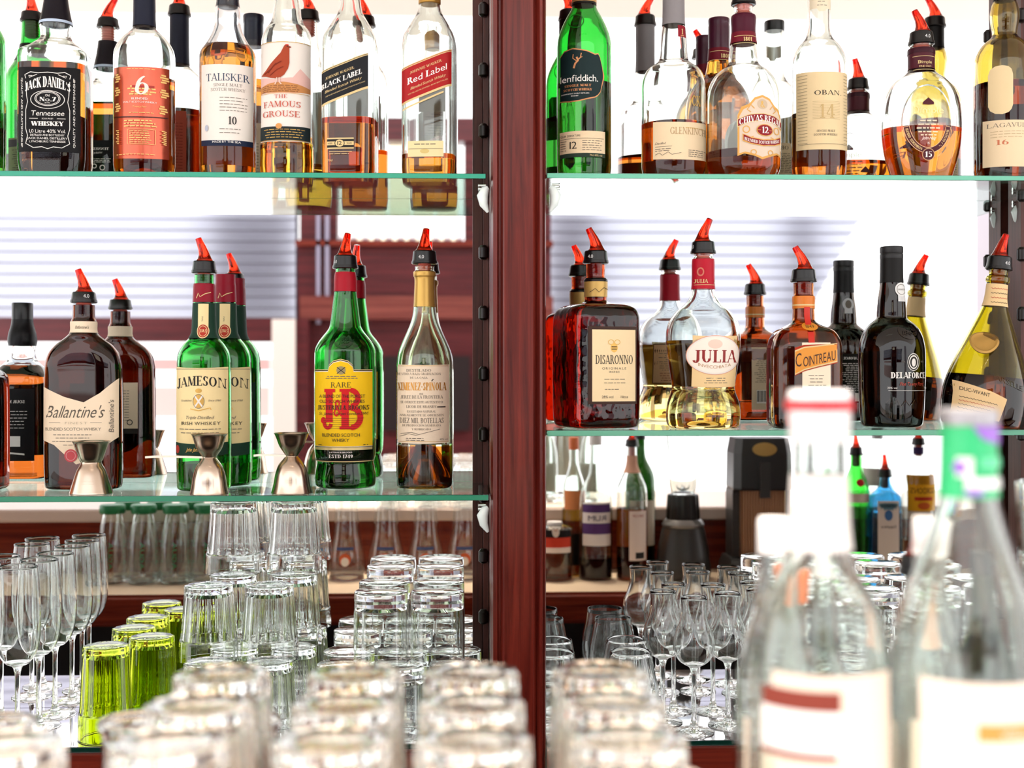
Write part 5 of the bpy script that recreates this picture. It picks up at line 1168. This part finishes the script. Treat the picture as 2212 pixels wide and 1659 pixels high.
L = B.lab(); L.r(1336, 1376, 1112, 1222, paper('f3e2d6'), rows=2); L.t('SIROP', 1356, 1126, 6, paper('b0503a'), w=26); L.r(1342, 1362, 1204, 1218, INK); L.build('label', B.root); B.msl(985, 1022, paper('e8b49a'), 'neck_label', top=False); B.mp(950, 966, ang=90, lean=.3)
B = MBottle('wine_bottle', 'dark green bottle behind the amber syrup bottle, reflected', 'bottle', 1384, -.999, [(28, 1245), (32, 1240), (32, 1226), (32, 1040), (28, 1020), (14, 992), (11, 975), (11, 940)], glass('3a6a2a'), None, group=GWk)
L = B.lab(); L.r(1354, 1410, 1090, 1190, paper('e8dcc8'), rows=2); L.build('label', B.root)
B.mcap([(12, 950), (12, 934), (2, 934)], paint('20222a', .4))
B = MBottle('gin_bottle', 'green gin bottle with red seal, reflected between the two large blurred bottles', 'bottle', 1858, -.94, [(24, 1256), (28, 1250), (29, 1238), (29, 1070), (27, 1050), (20, 1030), (13, 1012), (12, 990), (11.5, 985)], glass('7ce07c'), None, group=GWk)
L = B.lab(); L.e(1856, 1050, 9, 9, paper('c8202a')); L.r(1834, 1884, 1075, 1095, paper('e8e0d0')); L.build('label', B.root); B.mp(968, 986, ang=80, lean=.4)
B = MBottle('gin_bottle', 'pale blue flat gin bottle with long white label, reflected between the large blurred bottles', 'bottle', 1922, -.925, sq([(31, 1262), (33, 1258), (34, 1250), (34, 1090), (32, 1076)], .7, 4) + [(24, 1066), (15, 1054), (12, 1044), (11, 1030)], glass('7ccaf0'), (1110, '6aaad8'), group=GWk)
L = B.lab(); L.r(1898, 1946, 1090, 1228, paper('f0e6da'), rows=3); L.e(1922, 1122, 9, 12, paper('4a78b0')); L.t('LONDON', 1922, 1104, 6, INK, w=34, font='serif', bold=1.2); L.t('Sapphire', 1922, 1150, 6, INK, w=34); L.build('label', B.root); B.mp(1016, 1034, ang=85, lean=.3)
B = MBottle('gin_bottle', 'clear gin bottle with bright yellow label, reflected left of the foil neck', 'bottle', 1996, -.94, [(30, 1256), (34, 1250), (35, 1238), (35, 1050), (33, 1030), (24, 1010), (13, 992), (11, 985), (11, 965)], CLEAR, (1170, 'd8c8a0'), group=GWk)
L = B.lab(); L.r(1964, 2028, 1034, 1116, paper('f2b422'), rows=3); L.t('GORDON\'S', 1996, 1076, 13, paper('4a1a10'), w=54, bold=1.4); L.r(1976, 2016, 1084, 1092, paper('c03a20')); L.e(1996, 1104, 14, 8, paper('d8682a')); L.build('label', B.root); B.msl(968, 984, paper('3a2a5a'), 'neck_band', top=False); B.mp(948, 964, ang=90, lean=.3)
B = MBottle('vodka_bottle', 'clear bottle behind the pale blue gin bottle, reflected', 'bottle', 1905, -.992, [(30, 1240), (34, 1234), (34, 1000), (30, 984), (14, 972), (12, 960), (12, 935)], CLEAR, None, group=GWk)
L = B.lab(); L.r(1890, 1946, 1020, 1060, paper('f0ece8')); L.build('label', B.root)
B.mcap([(13, 950), (13, 930), (2, 930)], paint('c8ccd4', .3))
# blender
def mthing(name, label, cat, u, y): k = (2.0 - y) / F; return thing(name, label, cat, ((u - 1000) * k, y, ZW + .0005)), k
r, k = mthing('blender', 'dark grey blender with clear jug, reflected behind the grappa glasses', 'blender', 1478, -.94)
DK = paint('3a3836', .4)
m = MB(); m.lathe([(56 * k, 0), (58 * k, .003), (60 * k, .02), (54 * k, .07), (46 * k, .113), (44 * k, .118), (3 * k, .118)], DK, 4 * 10); m.build('base', r, angle=30)
m = MB(); m.lathe([(44 * k, .1185), (46 * k, .124), (42 * k, .132), (38 * k, .136), (3 * k, .136)], paint('8a8886', .3, .6), 40); m.build('shoulder_ring', r, angle=30)
m = MB(); m.lathe([(35 * k, .1365), (36 * k, .140), (33 * k, .19), (31 * k, .193), (3 * k, .193)], paint('242322', .35), 60, lobes=15, amp=.035); m.build('collar', r, angle=30)
m = shell([(24 * k, 0), (27 * k, .004), (34 * k, .10), (38 * k, .19)], .002, .004, CLEAR); o = m.build('jug', r); o.location = (0, 0, .1935)
m = MB()
for a in range(4): m.tube([(0, 0, .202), (12 * k * math.cos(a * PI / 2), 12 * k * math.sin(a * PI / 2), .206), (15 * k * math.cos(a * PI / 2), 15 * k * math.sin(a * PI / 2), .214)], [.003, .002, .0006], metal('c8c8cc', .25), 8)
m.build('blade', r)
q = MB(); q.box(20 * k, 38 * k, 52 * k, 53 * k, .012, .034, WH); q.build('price_sticker', r, smooth=False)
# coffee grinder
r, k = mthing('coffee_machine', 'dark coffee machine with ribbed bronze front, reflected left of the striped cap bottle', 'coffee machine', 1643, -.94)
BZ = mat('bronze_ribs', lambda nt: princ(nt, Base_Color=lin('b08462'), Metallic=.5, Roughness=.35))
m = MB(); pr = [(76, 0), (78, .006), (76, .03), (70, .05)]
m.rings([[(x * k * p / 76, y_ * k * p / 76, z) for x, y_ in ((-76, -50), (76, -50), (76, 66), (60, 78), (-60, 78), (-76, 66))] for p, z in pr], DK); m.build('base', r, smooth=False)
m = MB(); m.box(-63 * k, 63 * k, -42 * k, 30 * k, .05, .205, DK); m.build('column', r, smooth=False)
m = MB(); N = 34
ring = [(48 * k * (1 - 2 * i / (N - 1)), (46 + (3 if i % 2 else 0)) * k) for i in range(N)] + [(-48 * k, 30.5 * k), (48 * k, 30.5 * k)]
m.rings([[(x, y_, z) for x, y_ in reversed(ring)] for z in (.0505, .205)], BZ); m.build('ribbed_front', r, smooth=False)
m = MB(); m.rings([[(x * k * f, y_ * k * f, z) for x, y_ in ((-62, -44), (62, -44), (64, 40), (50, 56), (-50, 56), (-64, 40))] for z, f in ((.2055, .98), (.21, 1), (.29, .98), (.325, .9))], paint('2c2a28', .35)); m.build('head', r, smooth=False)
m = MB(); m.box(-11 * k, 11 * k, 57 * k, 66 * k, .19, .27, DK); m.build('spout', r, smooth=False)
m = MB(); m.lathe([(.001, 0), (26 * k, .0), (26 * k, .004), (.001, .005)], paint('c8a05a', .4, .3), 30); o = m.build('badge', r); o.rotation_euler = (-PI / 2, 0, 0); o.location = (0, 56 * k, .3); o.scale = (1, .55, 1)
q = MB(); q.box(-46 * k, -30 * k, 80 * k, 80.6 * k, .008, .028, WH); q.build('price_sticker', r, smooth=False)
# water bottles with green caps
GWB = 'small water bottles with green caps reflected in the left mirror'
first = None
for i, (u, y) in enumerate(((252, -.91), (318, -.91), (386, -.91), (452, -.91), (284, -.985), (352, -.985), (420, -.985), (488, -.985))):
    lb = 'water bottle with green cap, %s from left in the %s row, reflected' % (ORD[i % 4], ('front', 'rear')[i // 4])
    if first is None:
        B = MBottle('water_bottle', lb, 'bottle', u, y, [(28, 1268), (32, 1262), (33, 1250), (33, 1180), (31, 1160), (26, 1135), (20, 1112), (17, 1103), (16, 1098)], CLEAR, None, group=GWB)
        B.mcap([(25, 1106), (27, 1103), (27, 1090), (25, 1087), (2, 1087)], paint('1c7a46', .4))
        L = B.lab(); L.t('AGUA', u, 1205, 9, paint('2a8a56', .5), w=60, vert=1); L.build('printed_name', B.root); first = B.root
    else:
        c = copy_tree(first); c.location = ((u - 1000) * (2.0 - y) / F, y, first.location.z); c['label'] = lb
# beer glasses, upside down
BG = shell([(.021, 0), (.028, .0012), (.0285, .006), (.0255, .014), (.026, .04), (.031, .09), (.0405, .135), (.0425, .16), (.040, .195)], .0016, .012, GC, 44, inv=True).mesh('beer_glass', angle=50)
first = None
GBG = 'tall beer glasses upside down reflected in the left mirror'
for i, (u, y) in enumerate(((566, -.95), (650, -.95), (750, -.95), (835, -.95), (920, -.95), (1004, -.95))):
    lb = 'tall beer glass upside down with red emblem, %s from the left, reflected' % ORD[i]
    if first is None:
        r = thing('beer_glass', lb, 'glass', (0, y, ZW + .0005), 0, GBG); link_mesh('glass_body', BG, r)
        class Fk: pass
        fk = Fk(); fk.uc = 0; fk.sf = 1; fk.zf = lambda v: v; fk.sect = lambda z: (.0425, .0425, 2.0) if z < .06 else (.0425 - (z - .06) * .12, .0425 - (z - .06) * .12, 2.0)
        L = Label(fk, back=True); L.ell(0, .05, .013, .014, paper('d06038')); L.ell(0, .045, .009, .010, WH); L.rect(-.019, .019, .071, .078, paint('3a4a7a', .5)); L.build('emblem', r); first = r
    else: r = copy_tree(first); r['label'] = lb
    r.location = ((u - 1000) * (2.0 - y) / F, y, ZW + .0005)
# small ceiling spots with deep baffles above the bar ledge
for i in range(6):
    x = -.36 + i * .13
    r = thing('ceiling_spot', 'small warm ceiling spot above the bar, %s from the left' % ORD[i], 'lamp', (x, -1.27, ZC + 1.2795), 0, 'warm ceiling spots above the bar')
    m = MB(); m.lathe([(.024, -.001), (.024, -.094), (.034, -.098), (.034, -.102), (.021, -.1), (.020, -.002)], paint('1a1918', .5), 24, cap0=False, cap1=False); m.build('baffle', r)
    m = MB(); m.lathe([(.001, -.012), (.013, -.012), (.018, -.006), (.001, -.003)], mat('lamp_glow', lambda nt: princ(nt, Base_Color=(1, 1, 1, 1), Emission_Color=(1, .88, .72, 1), Emission_Strength=4200)), 24); m.build('lamp_lens', r)
